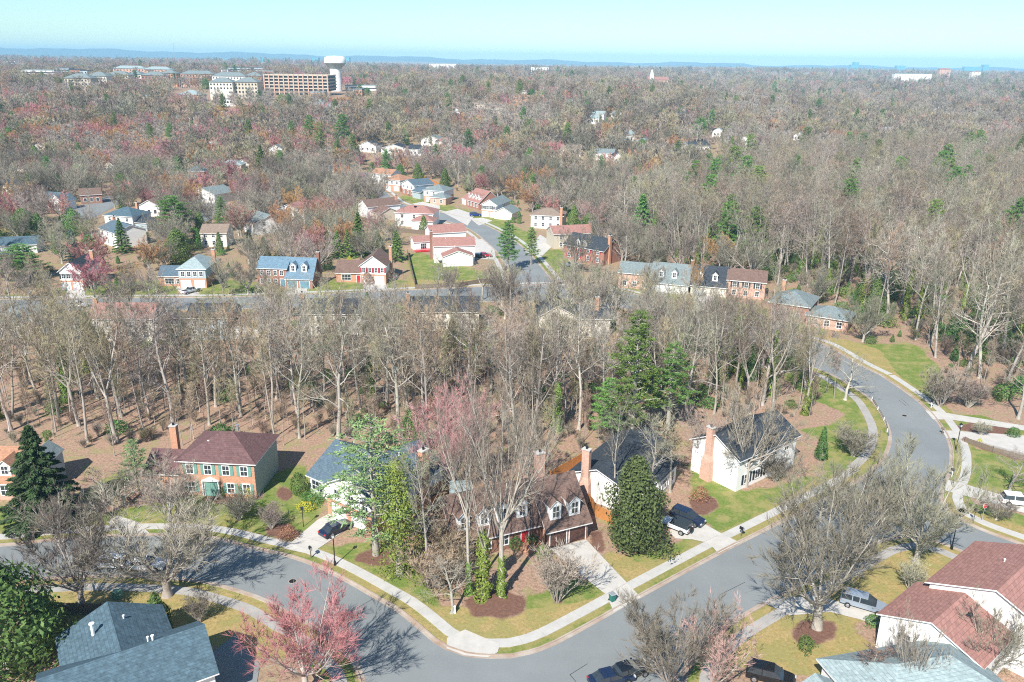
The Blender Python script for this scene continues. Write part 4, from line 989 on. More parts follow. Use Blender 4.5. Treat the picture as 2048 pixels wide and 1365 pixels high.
# ------------------------------------------------------------------ vehicles
def car(label, px, py, heading, paint, kind='sedan', cat='car', top=None, name='parked_car'):
    p = G(px, py)
    r = empty(name, (p.x, p.y, .012 + terr(p.x, p.y)), radians(heading)); tag(r, label, cat)     # local +x is forward
    Ls = {'sedan': 4.8, 'suv': 4.9, 'jeep': 4.2, 'van': 5.1, 'pickup': 5.4}[kind]; W = .92; h = Ls/2
    if kind == 'sedan': prof = [(-h,.35),(-h,.80),(-h+.25,.95),(h-1.4,.98),(h-.3,.80),(h,.60),(h,.30)]; cab = [(-h+.55,.94),(-h+1.25,1.40),(h-2.25,1.44),(h-1.35,.97)]
    elif kind in ('suv', 'van'): prof = [(-h,.40),(-h,1.0),(-h+.1,1.08),(h-1.3,1.08),(h-.25,.90),(h,.70),(h,.35)]; cab = [(-h+.12,1.06),(-h+.45,1.66),(h-2.2,1.72),(h-1.2,1.07)]
    elif kind == 'jeep': prof = [(-h,.55),(-h,1.12),(h-1.3,1.12),(h-.15,1.05),(h,.95),(h,.50)]; cab = [(-h+.02,1.10),(-h+.10,1.80),(h-1.75,1.80),(h-1.45,1.12)]
    else: prof = [(-h,.5),(-h,1.05),(-.4,1.05),(h-1.4,1.08),(h-.2,.98),(h,.75),(h,.45)]; cab = [(-.75,1.03),(-.55,1.72),(h-2.3,1.74),(h-1.45,1.07)]
    b = MB(); n = len(prof); vs = []
    for x, z in prof: vs.append((x, -W, z))
    for x, z in prof: vs.append((x, W, z))
    taper = lambda x: 1 - .10*max(0, (abs(x) - h + .7)/.7)
    vs = [(x, y*taper(x), z) for x, y, z in vs]
    b.add(vs, [tuple(range(n)), tuple(range(2*n-1, n-1, -1))] + [(i, i+n, (i+1) % n+n, (i+1) % n) for i in range(n)])
    b.build('body', M[paint], r, bevel=.06)
    g = MB(); vs = [(x, -W*(.93 if i in (0, 3) else .76), z) for i, (x, z) in enumerate(cab)] + [(x, W*(.93 if i in (0, 3) else .76), z) for i, (x, z) in enumerate(cab)]
    g.add(vs, [(0,1,2,3),(7,6,5,4),(0,4,5,1),(1,5,6,2),(2,6,7,3),(3,7,4,0)]); g.build('windows', M['glass'], r, bevel=.03)
    rf = MB(); x0, x1 = cab[1][0], cab[2][0]; rw = W*.78; z = max(cab[1][1], cab[2][1])
    rf.box(x0-.04, -rw, z-.05, x1+.04, rw, z+.035)
    for x in ([(x0+x1)/2] if kind != 'van' else [x0+(x1-x0)*.35, x0+(x1-x0)*.68]) + ([x0+.1, x1-.1] if kind == 'jeep' else []):
        for s in (-1, 1): rf.add([(x-.05, s*W*.955, .98), (x+.05, s*W*.955, .98), (x+.05, s*W*.775, z), (x-.05, s*W*.775, z), (x-.05, s*W*.90, .98), (x+.05, s*W*.90, .98), (x+.05, s*W*.72, z), (x-.05, s*W*.72, z)], [(0,1,2,3),(7,6,5,4),(0,4,5,1),(1,5,6,2),(2,6,7,3),(3,7,4,0)])
    rf.build('roof_panel', M[top or paint], r)
    for sx in (-1, 1):
        for s in (-1, 1):
            wx = sx*(h - .9); t = MB(); R = .33 if kind in ('sedan', 'van') else .39
            t.tube([(wx, s*(W-.16), R), (wx, s*(W+.04), R)], [R, R], 16)
            wh = t.build('wheel', M['rubber'], r); MB().tube([(wx, s*(W+.04), R), (wx, s*(W+.055), R)], [R*.62, R*.55], 12).build('rim', M['rim'], wh)
    for s in (-1, 1):
        MB().box(h-.12, s*.62-.18, .62, h+.02, s*.62+.18, .78).build('headlight', M['lampglass'], r)
        MB().box(-h-.02, s*.68-.14, .72, -h+.1, s*.68+.14, .90).build('tail_light', M['redlight'], r)
        MB().box(h-1.55, s*(W+.02), 1.0, h-1.38, s*(W+.18), 1.12).build('mirror', M[paint], r)
    if kind == 'jeep': MB().tube([(-h-.22, 0, .95), (-h-.02, 0, .95)], [.36, .36], 14).build('spare_wheel', M['rubber'], r)
    if kind == 'pickup': MB().box(-h+.15, -W*.8, 1.051, -.9, W*.8, 1.06).build('cargo_bed', M['shutter_dark'], r)
    FOOT.append([(p.x-3, p.y-3), (p.x+3, p.y-3), (p.x+3, p.y+3), (p.x-3, p.y+3)])
    return r
car('white SUV with silver trim parked on the road, left of the white sedan', 222, 1134, 178, 'c_white', 'suv')
car('white sedan parked on the road right behind the broad bare tree trunk', 292, 1137, 2, 'c_white', 'sedan')
car('dark navy sedan on the pale driveway under the light green tree', 673, 1064, 50, 'c_navy', 'sedan')
car('white boxy off-road car with black roof and spare wheel on the driveway by the magnolia', 1352, 1060, 140, 'c_white', 'jeep', top='shutter_dark')
car('dark blue car beside the white boxy off-road car on the driveway', 1374, 1043, -40, 'c_navy', 'suv')
car('silver-blue minivan parked next to the red-roofed white house', 1726, 1216, -28, 'c_silver', 'van', 'minivan')
car('black car at the bottom under the dark bare tree, right of the road', 1256, 1352, 25, 'c_black', 'sedan')
car('black car at the bottom edge left of the low grey-green roof', 1540, 1362, -20, 'c_black', 'suv')
car('dark blue car on the drive at the bottom beneath bare branches', 1222, 1366, 20, 'c_navy', 'sedan')
car('white SUV with dark roof at the right edge with a bike rack on its back', 2036, 1010, -12, 'c_white', 'suv')
car('pale silver pickup truck on the driveway of the grey hip-roofed house', 382, 586, 60, 'c_white', 'pickup', 'pickup truck')
car('blue car parked on the upper street driveway', 951, 433, 10, 'c_blue', 'suv')
car('red car beside the white house with the small front gable', 969, 514, 5, 'c_red', 'sedan')
car('dark car parked tight against the white house, left of the red car', 956, 516, 5, 'c_black', 'sedan')
car('white car on the drive of the house by the magenta trees', 423, 406, 0, 'c_white', 'sedan')
car('silver-grey car half hidden by bare trees right of the slate-roofed brick house', 1147, 533, 20, 'c_silver', 'sedan')
car('red car in front of the slate-roofed house on the back street', 1376, 606, 80, 'c_red', 'sedan')
car('white car on the back street at the left behind bare trees', 157, 614, 0, 'c_white', 'sedan')
car('dark car parked on the back street under bare trees at right', 1420, 632, -20, 'c_navy', 'sedan')
# bike rack and bikes behind the white SUV
p = G(2014, 1010); r = empty('bicycle', (p.x, p.y, .35), radians(75)); tag(r, 'dark bicycle hung on the rack behind the white SUV', 'bicycle')
def torus(b, c, R, t, n=20):
    b.tube([(c[0] + R*cos(2*pi*k/n), c[1], c[2] + R*sin(2*pi*k/n)) for k in range(n+1)], [t]*(n+1), 5, cap=False)
for x in (-.5, .5):
    q = MB(); torus(q, (x, 0, .45), .34, .03); wh = q.build('wheel', M['rubber'], r)
q = MB(); q.tube([(-.5,0,.45),(-.15,0,.95),(.35,0,.95),(.05,0,.42),(-.15,0,.95)], [.03]*5, 6).tube([(.5,0,.45),(.35,0,1.05),(.4,.2,1.1)], [.03]*3, 6); q.build('frame', M['door_red'], r)
MB().box(-.28, -.07, .98, -.05, .07, 1.04).build('saddle', M['iron'], r)
# ------------------------------------------------------------------ street furniture
def lamp(label, px, py, H=4.3, grp=None):
    p = G(px, py); r = empty('street_lamp', (p.x, p.y, 0)); tag(r, label, 'street lamp', grp)
    MB().lathe((0,0,0), [(.0,.02),(.16,.02),(.16,.5),(.09,.7),(.075,1.0),(.06,H-.5),(.09,H-.45),(.05,H-.35)], 10).build('pole', M['iron'], r)
    l = MB().frus((0,0,H-.35), .12, .12, .42, .2, .2).build('lantern', M['lampglass'], r)
    MB().frus((0,0,H+.07), .25, .25, .22, .04, .04).cyl((0,0,H+.29), .03, .14, 6).build('lantern_cap', M['iron'], l)
    f = MB()
    for a in (-1, 1):
        for c in (-1, 1): f.tube([(a*.12, c*.12, H-.35), (a*.2, c*.2, H+.07)], [.018, .018], 4)
    f.build('lantern_frame', M['iron'], l)
lamp('black street lamp on the verge by the driveway with the navy sedan', 670, 1131)
lamp('black street lamp beside the pavement inside the right-hand road bend', 1912, 901, 4.6)
lamp('black street lamp on the verge above the red-roofed house', 1903, 1099, 5.0)
p = G(607, 1054); r = empty('yard_lamp', (p.x, p.y, 0)); tag(r, 'slim yard lamp post beside the round brownish bush at the driveway', 'lamp post')
MB().cyl((0,0,0), .05, 2.6, 8).build('post', M['iron'], r); MB().frus((0,0,2.6), .13, .13, .4, .2, .2).build('lantern', M['shutter_dark'], r)
def mailbox(label, px, py, m, h=1.1, post='oldwood', a=0.6):
    p = G(px, py); r = empty('mailbox', (p.x, p.y, 0), a); tag(r, label, 'mailbox')
    MB().box(-.06,-.06,0,.06,.06,h).box(-.05,-.35,h-.12,.05,.35,h-.04).build('post', M[post], r)
    prof = [(-.15,h-.04),(.15,h-.04),(.15,h+.18)] + [(.15*cos(k*pi/8), h+.18+.15*sin(k*pi/8)) for k in range(1, 8)] + [(-.15,h+.18)]
    bx = MB().prism(prof, 'y', -.32, .30).build('box', M[m], r)
    MB().prism([(q[0]*.93, h+(q[1]-h)*.93) for q in prof], 'y', -.35, -.32).box(.151,-.1,h+.1,.17,0,h+.36).build('flap', M['metal'], r)
mailbox('black mailbox on a stone-planted post at the driveway mouth by the curved verge', 622, 1116, 'iron', 1.3)
mailbox('black mailbox on the verge beside the driveway of the off-road car', 1482, 1073, 'iron', 1.1)
mailbox('white-posted black mailbox at the top of the right-hand road bend', 1862, 816, 'iron', 1.2, 'trim')
mailbox('black mailbox in the bend below the right-hand street lamp', 1903, 955, 'iron', 1.2, 'trim')
mailbox('small brown mailbox at the far end of the guardrail', 1884, 869, 'oldwood', 1.0)
# green bin
p = G(1224, 1203); r = empty('wheeled_bin', (p.x, p.y, .03), .5); tag(r, 'dark green wheeled bin with grey lid standing at the kerb by the concrete driveway', 'bin')
M['bin'] = mat('green_plastic', (.02, .16, .13), .5, .05)
MB().frus((0,0,.08), .24, .27, .95, .32, .36).build('bin_body', M['bin'], r, bevel=.02)
MB().frus((0,0,1.03), .36, .40, .09, .30, .32).build('lid', M['metal'], r)
for s in (-1, 1): MB().disc_x((s*.27, .28, .12), .12, .06).build('wheel', M['rubber'], r)
# stop sign
p = G(1964, 1042); r = empty('stop_sign', (p.x, p.y, 0), .2); tag(r, 'red octagonal STOP sign on a post beside the side street pavement', 'sign')
MB().cyl((0,.03,0), .035, 2.6, 6).build('post', M['metal'], r)
oc = [(.42*cos(pi/8+k*pi/4), 2.4+.42*sin(pi/8+k*pi/4)) for k in range(8)]; oi = [(.37*cos(pi/8+k*pi/4), 2.4+.37*sin(pi/8+k*pi/4)) for k in range(8)]
MB().prism(oc, 'y', -.02, .0).build('plate', M['trim'], r)
M['signred'] = mat('sign_red', (.55, .015, .02), .4, .02); MB().prism(oi, 'y', -.028, -.02).build('face', M['signred'], r)
fc_ = bpy.data.curves.new('lettering', 'FONT'); fc_.body = 'STOP'; fc_.size = .28; fc_.align_x = 'CENTER'; fc_.align_y = 'CENTER'; fc_.extrude = .004
fo = bpy.data.objects.new('lettering', fc_); COL.objects.link(fo); fo.parent = r; fo.location = (0, -.034, 2.4); fo.rotation_euler = (pi/2, 0, 0); fc_.materials.append(M['trim'])
bpy.context.view_layer.update()
me_ = bpy.data.meshes.new_from_object(fo.evaluated_get(bpy.context.evaluated_depsgraph_get())); f2 = bpy.data.objects.new('lettering', me_); COL.objects.link(f2); f2.parent = r; f2.location = fo.location; f2.rotation_euler = fo.rotation_euler; bpy.data.objects.remove(fo); f2.name = 'lettering'
# street-name sign, small dark round sign
p = G(1946, 1046); r = empty('road_sign', (p.x, p.y, 0), .1); tag(r, 'small dark round-topped sign on a post left of the stop sign', 'sign')
MB().cyl((0,0,0), .04, 1.9, 6).build('post', M['iron'], r); MB().disc_x((0,0,1.95), .30, .14).build('plate', M['iron'], r)
# blue recycling crate on the road, utility box, for-sale style white post
p = G(1780, 1046); r = empty('recycling_crate', (p.x, p.y, .01), -.3); tag(r, 'blue recycling crate left on the road near the junction', 'crate')
M['bluepl'] = mat('blue_plastic', (.06, .22, .55), .5, .05)
q = MB(); q.box(-.55,-.35,0,.55,.35,.06).box(-.55,-.35,.06,-.49,.35,.55).box(.49,-.35,.06,.55,.35,.55).box(-.49,-.35,.06,.49,-.29,.55).box(-.49,.29,.06,.49,.35,.55); q.build('crate_body', M['bluepl'], r)
MB().box(-.6,-.4,.55,.6,-.34,.62).box(-.6,.34,.55,.6,.4,.62).build('rim', M['bluepl'], r)
p = G(236, 1196); r = empty('utility_box', (p.x, p.y, 0), .2); tag(r, 'pale green utility box in the front garden behind the teal-roofed house', 'utility box')
M['ubox'] = mat('green_enamel', (.16, .30, .20), .5, .05)
MB().box(-.5,-.4,0,.5,.4,.85).build('cabinet', M['ubox'], r, bevel=.03); MB().frus((0,0,.85), .54, .44, .12, .48, .38).build('lid', M['ubox'], r)
p = G(909, 1226); r = MB().frus((0,0,0), .14, .14, .9, .12, .12).frus((0,0,.9), .17, .17, .08, .1, .1).build('marker_post', M['trim']); r.location = p; tag(r, 'short white marker post at the foot of the small dark tree on the corner lawn', 'post')
for lb, px, py in (('round manhole cover in the left-hand road',585,1163), ('round manhole cover in the right-hand road bend',1809,832)):
    p = G(px, py); r = empty('manhole_cover', (p.x, p.y, .012)); tag(r, lb, 'manhole cover')
    MB().lathe((0,0,0), [(.50,.0),(.50,.012),(.42,.012),(.42,.0)], 24).build('ring', M['kerb'], r); MB().cyl((0,0,0), .41, .010, 24).build('lid', M['iron'], r)
# tar seams on asphalt
for k, (a, b_) in enumerate([((1140,1350),(1175,1328)),((700,1225),(748,1197)),((535,1148),(572,1150)),((1440,1190),(1490,1165)),((1797,800),(1812,812)),((1803,799),(1818,811)),((1140,1350),(1152,1364))]):
    A, B = G(*a).to_2d(), G(*b_).to_2d(); d = (B-A).normalized(); nrm = Vector((-d.y, d.x))*.035
    o = sheet('road_seam', [A+nrm, B+nrm, B-nrm, A-nrm], .012, M['seam'])
# driveway joints
for a, b_ in [((1128,1134),(1210,1118)),((1155,1152),(1236,1148)),((1212,1190),(1254,1167)),((596,1073),(655,1088)),((581,1088),(628,1102)),((1436,1072),(1395,1090))]:
    A, B = G(*a).to_2d(), G(*b_).to_2d(); d = (B-A).normalized(); nrm = Vector((-d.y, d.x))*.03
    sheet('road_seam', [A+nrm, B+nrm, B-nrm, A-nrm], .064, M['oldwalk'])
# pavement joints
jm = MB(); ln = UPn
for i in range(0, len(ln)-1, 2):
    t = (ln[min(i+1, len(ln)-1)] - ln[i]).normalized(); nn = Vector((-t.y, t.x)); a0 = ln[i] + nn*1.77; b0 = ln[i] + nn*3.13; w2 = t*.018
    jm.add([(p_.x, p_.y, .049) for p_ in (a0-w2, a0+w2, b0+w2, b0-w2)], [(0,1,2,3)])
    a0 = ln[i] + nn*.02; b0 = ln[i] + nn*.42
    jm.add([(p_.x, p_.y, .022) for p_ in (a0-w2, a0+w2, b0+w2, b0-w2)], [(0,1,2,3)])
jo = jm.build('pavement_joints', M['oldwalk']); tag(jo, kind='structure')
# guardrail
gl = catmull(gp([(1744,801),(1762,832),(1772,852),(1776,876)]), 1.9)
r = empty('guardrail', (gl[0].x, gl[0].y, 0)); tag(r, 'white and rusty steel guardrail along the inside of the right-hand bend', 'guardrail')
gl = [p - gl[0] for p in gl]
q = MB(); 
for i in range(len(gl)-1):
    a, b_ = gl[i], gl[i+1]
    for z0, z1, o in ((.45,.55,0),(.55,.62,.05),(.62,.75,0)): q.add([(a.x+o,a.y,z0),(b_.x+o,b_.y,z0),(b_.x+o,b_.y,z1),(a.x+o,a.y,z1),(a.x+o+.05,a.y,z0),(b_.x+o+.05,b_.y,z0),(b_.x+o+.05,b_.y,z1),(a.x+o+.05,a.y,z1)], [(0,1,2,3),(7,6,5,4),(3,2,6,7),(0,4,5,1)])
q.build('rail', M['metal'], r)
for a in gl[::2]: MB().box(a.x-.12, a.y-.06, 0, a.x-.01, a.y+.06, .72).build('post', M['trim'], r)
# fences
def fence(label, pts, h=1.7, m='wood', step=2.2, nm='fence'):
    P = [G(*p) for p in pts]; r = empty(nm, P[0]); tag(r, label, 'fence')
    bd = MB()
    for i in range(len(P)-1):
        a, b_ = P[i]-P[0], P[i+1]-P[0]; d = b_-a; n = max(1, int(d.length/.16)); u = d/n; nr = Vector((-d.y, d.x, 0)).normalized()*.02
        for k in range(n):
            s = a+u*k; e = a+u*(k+.88); hh = h + .03*((k*7) % 3)
            bd.add([s-nr, e-nr, e+nr, s+nr] + [q+Vector((0,0,hh)) for q in (s-nr, e-nr, e+nr, s+nr)], [(0,1,5,4),(1,2,6,5),(2,3,7,6),(3,0,4,7),(4,5,6,7)])
        np_ = max(1, int(d.length/step))
        for k in range(np_+1):
            q = a + d*k/np_; MB().box(q.x-.06, q.y+.03, q.z, q.x+.06, q.y+.15, q.z+h+.1).build('post', M[m], r)
    bd.build('boards', M[m], r)
fence('orange cedar fence between the brown-roofed house and the white-gabled one', [(1172,1000),(1190,1032),(1225,1050)], 1.8)
fence('orange timber fence round the deck beyond the white-gabled house', [(1100,962),(1165,925),(1190,935)], 1.6)
fence('short cedar fence beside the pool, left of the brown-roofed house', [(858,1018),(900,985),(906,1010)], 1.3)
fence('weathered wooden fence behind the teal-roofed house at lower left', [(120,1262),(110,1230),(205,1232)], 1.6, 'oldwood')
fence('dark wooden fence left of the back lawn of the red-roofed white house', [(815,508),(822,540),(830,572)], 1.5, 'oldwood')
fence('grey picket fence across the back lawn below the white house', [(830,578),(920,574),(1000,560)], 1.2, 'oldwood')
fence('grey board fence below the hip-roofed red house', [(775,463),(850,470)], 1.6, 'oldwood')
fence('low dark fence on the retaining wall of the right-hand driveway', [(1930,885),(1985,905),(2060,925)], .9, 'oldwood')
fence('pale wooden fence at the edge of the wood above the upper street', [(845,358),(900,385)], 1.8, 'wood')
# deck and pool beside the brown-roofed house
p = [G(*q).to_2d() for q in ((872,1048),(902,1020),(905,1042),(890,1052),(878,1052))]
r = empty('swimming_pool', (p[0].x, p[0].y, 0)); tag(r, 'small turquoise covered pool in the garden left of the brown-roofed house', 'pool')
M['pool'] = mat('turquoise_pool_cover', (.10, .42, .44), .5, .05)
pl = [(q-p[0]) for q in p]; MB().add([(q.x,q.y,.25) for q in pl]+[(q.x,q.y,0) for q in pl], [tuple(range(5))]+[(i,(i+1)%5,(i+1)%5+5,i+5) for i in range(5)]).build('water', M['pool'], r)
q = MB()
for i in range(5):
    a, b_ = pl[i], pl[(i+1) % 5]; q.tube([(a.x,a.y,.27),(b_.x,b_.y,.27)], [.12,.12], 6)
q.build('coping', M['wood'], r)
p = G(885, 1018); r = empty('lounge_bench', (p.x,p.y,.0), .5); tag(r, 'dark blue cushioned bench beside the turquoise pool', 'bench')
MB().box(-1.1,-.3,.3,1.1,.3,.42).build('seat', M['c_navy'], r); MB().box(-1.1,.3,.42,1.1,.38,.9).build('backrest', M['c_navy'], r)
for s in (-1,1): MB().box(s*.95-.05,-.25,0,s*.95+.05,.25,.3).build('leg', M['oldwood'], r)
# white shed like panel left of the house
p = G(905, 1052); r = empty('pool_house', (p.x,p.y,0), .1); tag(r, 'narrow garden shed with pale speckled roof between pool and brown-roofed house', 'shed')
MB().box(0,0,0,2.6,7.0,2.3).build('wall', M['white'], r); MB().prism([(-.3,2.3),(7.3,2.3),(7.3,2.9),(-.3,2.5)], 'x', -.3, 2.9).build('roof', M['r_palegrey'], r)
# grill and patio table on the lawn by the red-roofed white house
p = G(882, 526); r = empty('patio_table', (p.x,p.y,terr(p.x,p.y))); tag(r, 'round dark patio table on the lawn below the white house', 'table')
MB().cyl((0,0,.68), .9, .06, 20).build('table_top', M['iron'], r); MB().cyl((0,0,0), .08, .68, 8).cyl((0,0,0), .45, .05, 12).build('pedestal', M['iron'], r)
# dirt-grey retaining wall on right
p0, p1 = G(1945, 888), G(2070, 922); d = (p1-p0).to_2d()
r = MB().box(0,-.25,0,d.length,0,.75).build('retaining_wall', M['oldwalk']); r.location = p0; r.rotation_euler.z = atan2(d.y, d.x); tag(r, 'weathered grey retaining wall along the right-hand driveway', 'wall')
# ------------------------------------------------------------------ tree growing
RNG = random.Random(11); NP = np.random.default_rng(5)
def perp(d):
    a = Vector((RNG.gauss(0,1), RNG.gauss(0,1), RNG.gauss(0,1))); a -= a.dot(d)*d
    return a.normalized()
class Tree:
    def __init__(s): s.limb = MB(); s.fine = MB(); s.tw = []
    def branch(s, p, d, L, r, lev, P):
        n = P['seg'][lev]; path = [p.copy()]; rs = [r]; dirs = [d.copy()]; cur = p.copy(); dd = d.copy()
        for i in range(n):
            dd = (dd + perp(dd)*P['wob'][lev]*RNG.random() + Vector((0,0,1))*P['trop'][lev]).normalized()
            cur = cur + dd*(L/n); path.append(cur.copy()); dirs.append(dd.copy()); rs.append(max(r*(1-(i+1)/n*P['tap'][lev]), .004))
        last = lev == P['lev']
        (s.fine if last else s.limb).tube(path, rs, (P.get('n0', 8), 5, 4, 3)[min(lev, 3)] if not last else 3, 0, cap=False)
        def at(t):
            f = t*n; i = min(int(f), n-1); return path[i].lerp(path[i+1], f-i), dirs[i+1], r*(1-t*P['tap'][lev])
        if last:
            for _ in range(P['ntw']):
                q, e, rr = at(RNG.uniform(.15, 1)); a = perp(e)
                v = (e*RNG.uniform(.8, 1.3) + a*RNG.uniform(.2, .75) + Vector((0,0,P.get('twup', .35)))).normalized()
                s.tw.append((q, v, P['tl']*RNG.uniform(.5, 1.2), P['twd']))
            return
        nc = P['nch'][lev]
        for k in range(nc):
            t = P['st'][lev] + (1-P['st'][lev])*(k+RNG.random())/nc
            q, e, rr = at(min(t, .99)); ang = radians(RNG.uniform(*P['ang'][lev]))
            if lev == 0:
                az = k*2.4 + RNG.uniform(-.5, .5); a = Vector((cos(az), sin(az), 0)); a -= a.dot(e)*e; a.normalize()
            else: a = perp(e)
            v = (e*cos(ang) + a*sin(ang)).normalized()
            ln = L*P['rat'][lev]*RNG.uniform(.75, 1.2)*(1 - P['fall'][lev]*(t-P['st'][lev])/(1-P['st'][lev]+.001))
            s.branch(q, v, ln, min(rr*.72, rr*P['rr'][lev]), lev+1, P)
    def twigs(s):
        b = s.fine
        for p, v, l, w in s.tw:
            a = perp(v)*w*.5; m = p + v*l*.5 + perp(v)*l*.08
            b.add([p-a, p+a, m+a*.7, p+v*l, m-a*.7], [(0,1,2,4),(4,2,3)])
STY = {
 'vase': dict(lev=3, seg=[3,6,4,2], wob=[.05,.14,.16,.2], trop=[.1,.09,.08,.08], tap=[.15,.85,.9,.8], nch=[11,10,8], st=[.80,.18,.12], ang=[(22,62),(22,48),(25,55)], rat=[4.0,.42,.40], fall=[.1,.45,.4], rr=[.44,.5,.5], ntw=10, tl=1.2, twd=.038, H=2.6, r=.38, n0=9),
 'round': dict(lev=3, seg=[3,5,4,2], wob=[.05,.14,.16,.2], trop=[.1,.13,.09,.08], tap=[.2,.85,.9,.8], nch=[11,8,7], st=[.55,.15,.1], ang=[(20,70),(22,48),(25,55)], rat=[2.35,.46,.42], fall=[.15,.45,.4], rr=[.5,.5,.5], ntw=7, tl=.9, twd=.042, H=3.6, r=.30),
 'forest': dict(lev=3, seg=[9,5,4,2], wob=[.14,.30,.35,.3], trop=[.08,.08,.05,.03], tap=[.82,.85,.9,.8], nch=[15,7,6], st=[.34,.2,.15], ang=[(32,72),(28,58),(25,60)], rat=[.40,.46,.42], fall=[.45,.4,.4], rr=[.42,.55,.5], ntw=5, tl=1.05, twd=.045, H=23.0, r=.34),
 'fork': dict(lev=3, seg=[4,7,4,2], wob=[.12,.22,.35,.3], trop=[.08,.10,.08,.05], tap=[.3,.88,.9,.8], nch=[4,13,6], st=[.82,.30,.15], ang=[(12,30),(25,60),(25,60)], rat=[1.55,.26,.45], fall=[.1,.4,.4], rr=[.68,.45,.5], ntw=5, tl=1.05, twd=.045, H=9.5, r=.38),
 'gnarl': dict(lev=3, seg=[7,6,4,2], wob=[.25,.5,.55,.4], trop=[.06,.05,.03,.03], tap=[.7,.85,.9,.8], nch=[13,6,5], st=[.30,.2,.15], ang=[(35,70),(30,65),(25,60)], rat=[.46,.48,.45], fall=[.5,.4,.4], rr=[.5,.55,.5], ntw=5, tl=1.0, twd=.05, H=19.0, r=.42),
 'pole': dict(lev=2, seg=[9,3,2], wob=[.06,.3,.3], trop=[.06,.2,.1], tap=[.85,.9,.8], nch=[20,7], st=[.50,.15], ang=[(25,55),(25,50)], rat=[.17,.55], fall=[.4,.4], rr=[.35,.5], ntw=9, tl=1.0, twd=.05, H=18.0, r=.16),
 'shrub': dict(lev=2, seg=[4,3,2], wob=[.2,.3,.3], trop=[.12,.10,.05], tap=[.75,.85,.8], nch=[9,6], st=[.25,.15], ang=[(15,40),(20,50)], rat=[.50,.45], fall=[.4,.4], rr=[.6,.55], ntw=6, tl=.42, twd=.026, H=3.6, r=.045),
}
def grow(style, seed, over=None):
    RNG.seed(seed); P = dict(STY[style]); P.update(over or {}); t = Tree()
    if style == 'shrub':
        for k in range(P.get('stems', 14)):
            a = k*2.4; e = RNG.uniform(.12, .55)
            t.branch(Vector((cos(a)*.12, sin(a)*.12, 0)), Vector((cos(a)*e, sin(a)*e, 1)).normalized(), P['H']*RNG.uniform(.7, 1.1), P['r'], 0, P)
    else:
        t.branch(Vector((0,0,-.3)), Vector((RNG.gauss(0,.03), RNG.gauss(0,.03), 1)).normalized(), P['H'], P['r'], 0, P)
        t.limb.tube([(0,0,-.3),(0,0,.15),(0,0,.9)], [P['r']*1.55, P['r']*1.25, P['r']*.98], 9, cap=False)
    t.twigs(); return t
def mesh_of(mb, name, mats, smooth=False):
    me = bpy.data.meshes.new(name); me.from_pydata(mb.v, [], mb.f)
    for m in (mats if isinstance(mats, (list, tuple)) else [mats]): me.materials.append(m)
    if isinstance(mats, (list, tuple)) and len(mats) > 1: me.polygons.foreach_set('material_index', mb.m)
    if smooth: me.polygons.foreach_set('use_smooth', [True]*len(me.polygons))
    me.update(); return me
PROTO = {}
def dims(*mbs):
    z = [v[2] for m in mbs for v in m.v]; z.sort(); r = sorted(hypot(v[0], v[1]) for m in mbs for v in m.v)
    return z[int(len(z)*.998)], r[int(len(r)*.985)]
def bare_proto(key, style, seed, twig='twig', bark='bark', over=None):
    t = grow(style, seed, over); H, R = dims(t.fine)
    PROTO[key] = ([('trunk', mesh_of(t.limb, 'trunk', M[bark], True)), ('crown', mesh_of(t.fine, 'crown', M[twig]))], H, R)
def recol(key, src, twig, bark=None):
    parts, H, R = PROTO[src]; out = []
    for n, me in parts:
        if n == 'crown' or bark:
            c = me.copy(); c.materials.clear(); c.materials.append(M[twig if n == 'crown' else bark]); out.append((n, c))
        else: out.append((n, me))
    PROTO[key] = (out, H, R)
for i in range(4): bare_proto('vase%d' % i, 'vase', 100+i)
for i in range(3): bare_proto('round%d' % i, 'round', 120+i, 'twig')
for i in range(5): bare_proto('forest%d' % i, 'forest', 140+i, ('twig', 'twig_warm', 'twig')[i % 3])
for i in range(3): bare_proto('fork%d' % i, 'fork', 160+i, ('twig_warm', 'twig')[i % 2])
for i in range(3): bare_proto('gnarl%d' % i, 'gnarl', 170+i, 'twig')
for i in range(3): bare_proto('pole%d' % i, 'pole', 180+i, 'twig_warm')
for i in range(2): bare_proto('shrub%d' % i, 'shrub', 190+i, 'twig', 'bark')
bare_proto('red0', 'round', 201, 'twig_red', 'bark', dict(ntw=11, twd=.065)); bare_proto('red1', 'round', 202, 'twig_red', 'bark', dict(ntw=11, twd=.065)); bare_proto('orange0', 'round', 203, 'twig_orange', 'bark', dict(ntw=11, twd=.06))
bare_proto('big0', 'vase', 211, 'twig', 'palebark', dict(H=7.5, r=.5, rat=[1.75,.40,.40], ntw=5, wob=[.06,.22,.28,.3], trop=[.1,.07,.05,.04])); bare_proto('big1', 'vase', 212, 'twig', 'palebark', dict(H=9, r=.42, nch=[8,9,7], rat=[1.35,.42,.40], ntw=5, wob=[.10,.24,.3,.3], trop=[.1,.08,.05,.04]))
bare_proto('brush', 'shrub', 195, 'twig_warm', 'darkbark', dict(stems=9))
recol('pink0', 'round2', 'twig_pink'); recol('pink1', 'vase1', 'twig_pink')
recol('redv', 'vase3', 'twig_red'); recol('orange1', 'round0', 'twig_orange'); recol('olive0', 'round2', 'twig_green')
recol('pale0', 'gnarl1', 'twig_pale', 'palebark'); recol('pale1', 'fork1', 'twig_pale', 'palebark'); recol('palef', 'forest1', 'twig_pale', 'palebark')
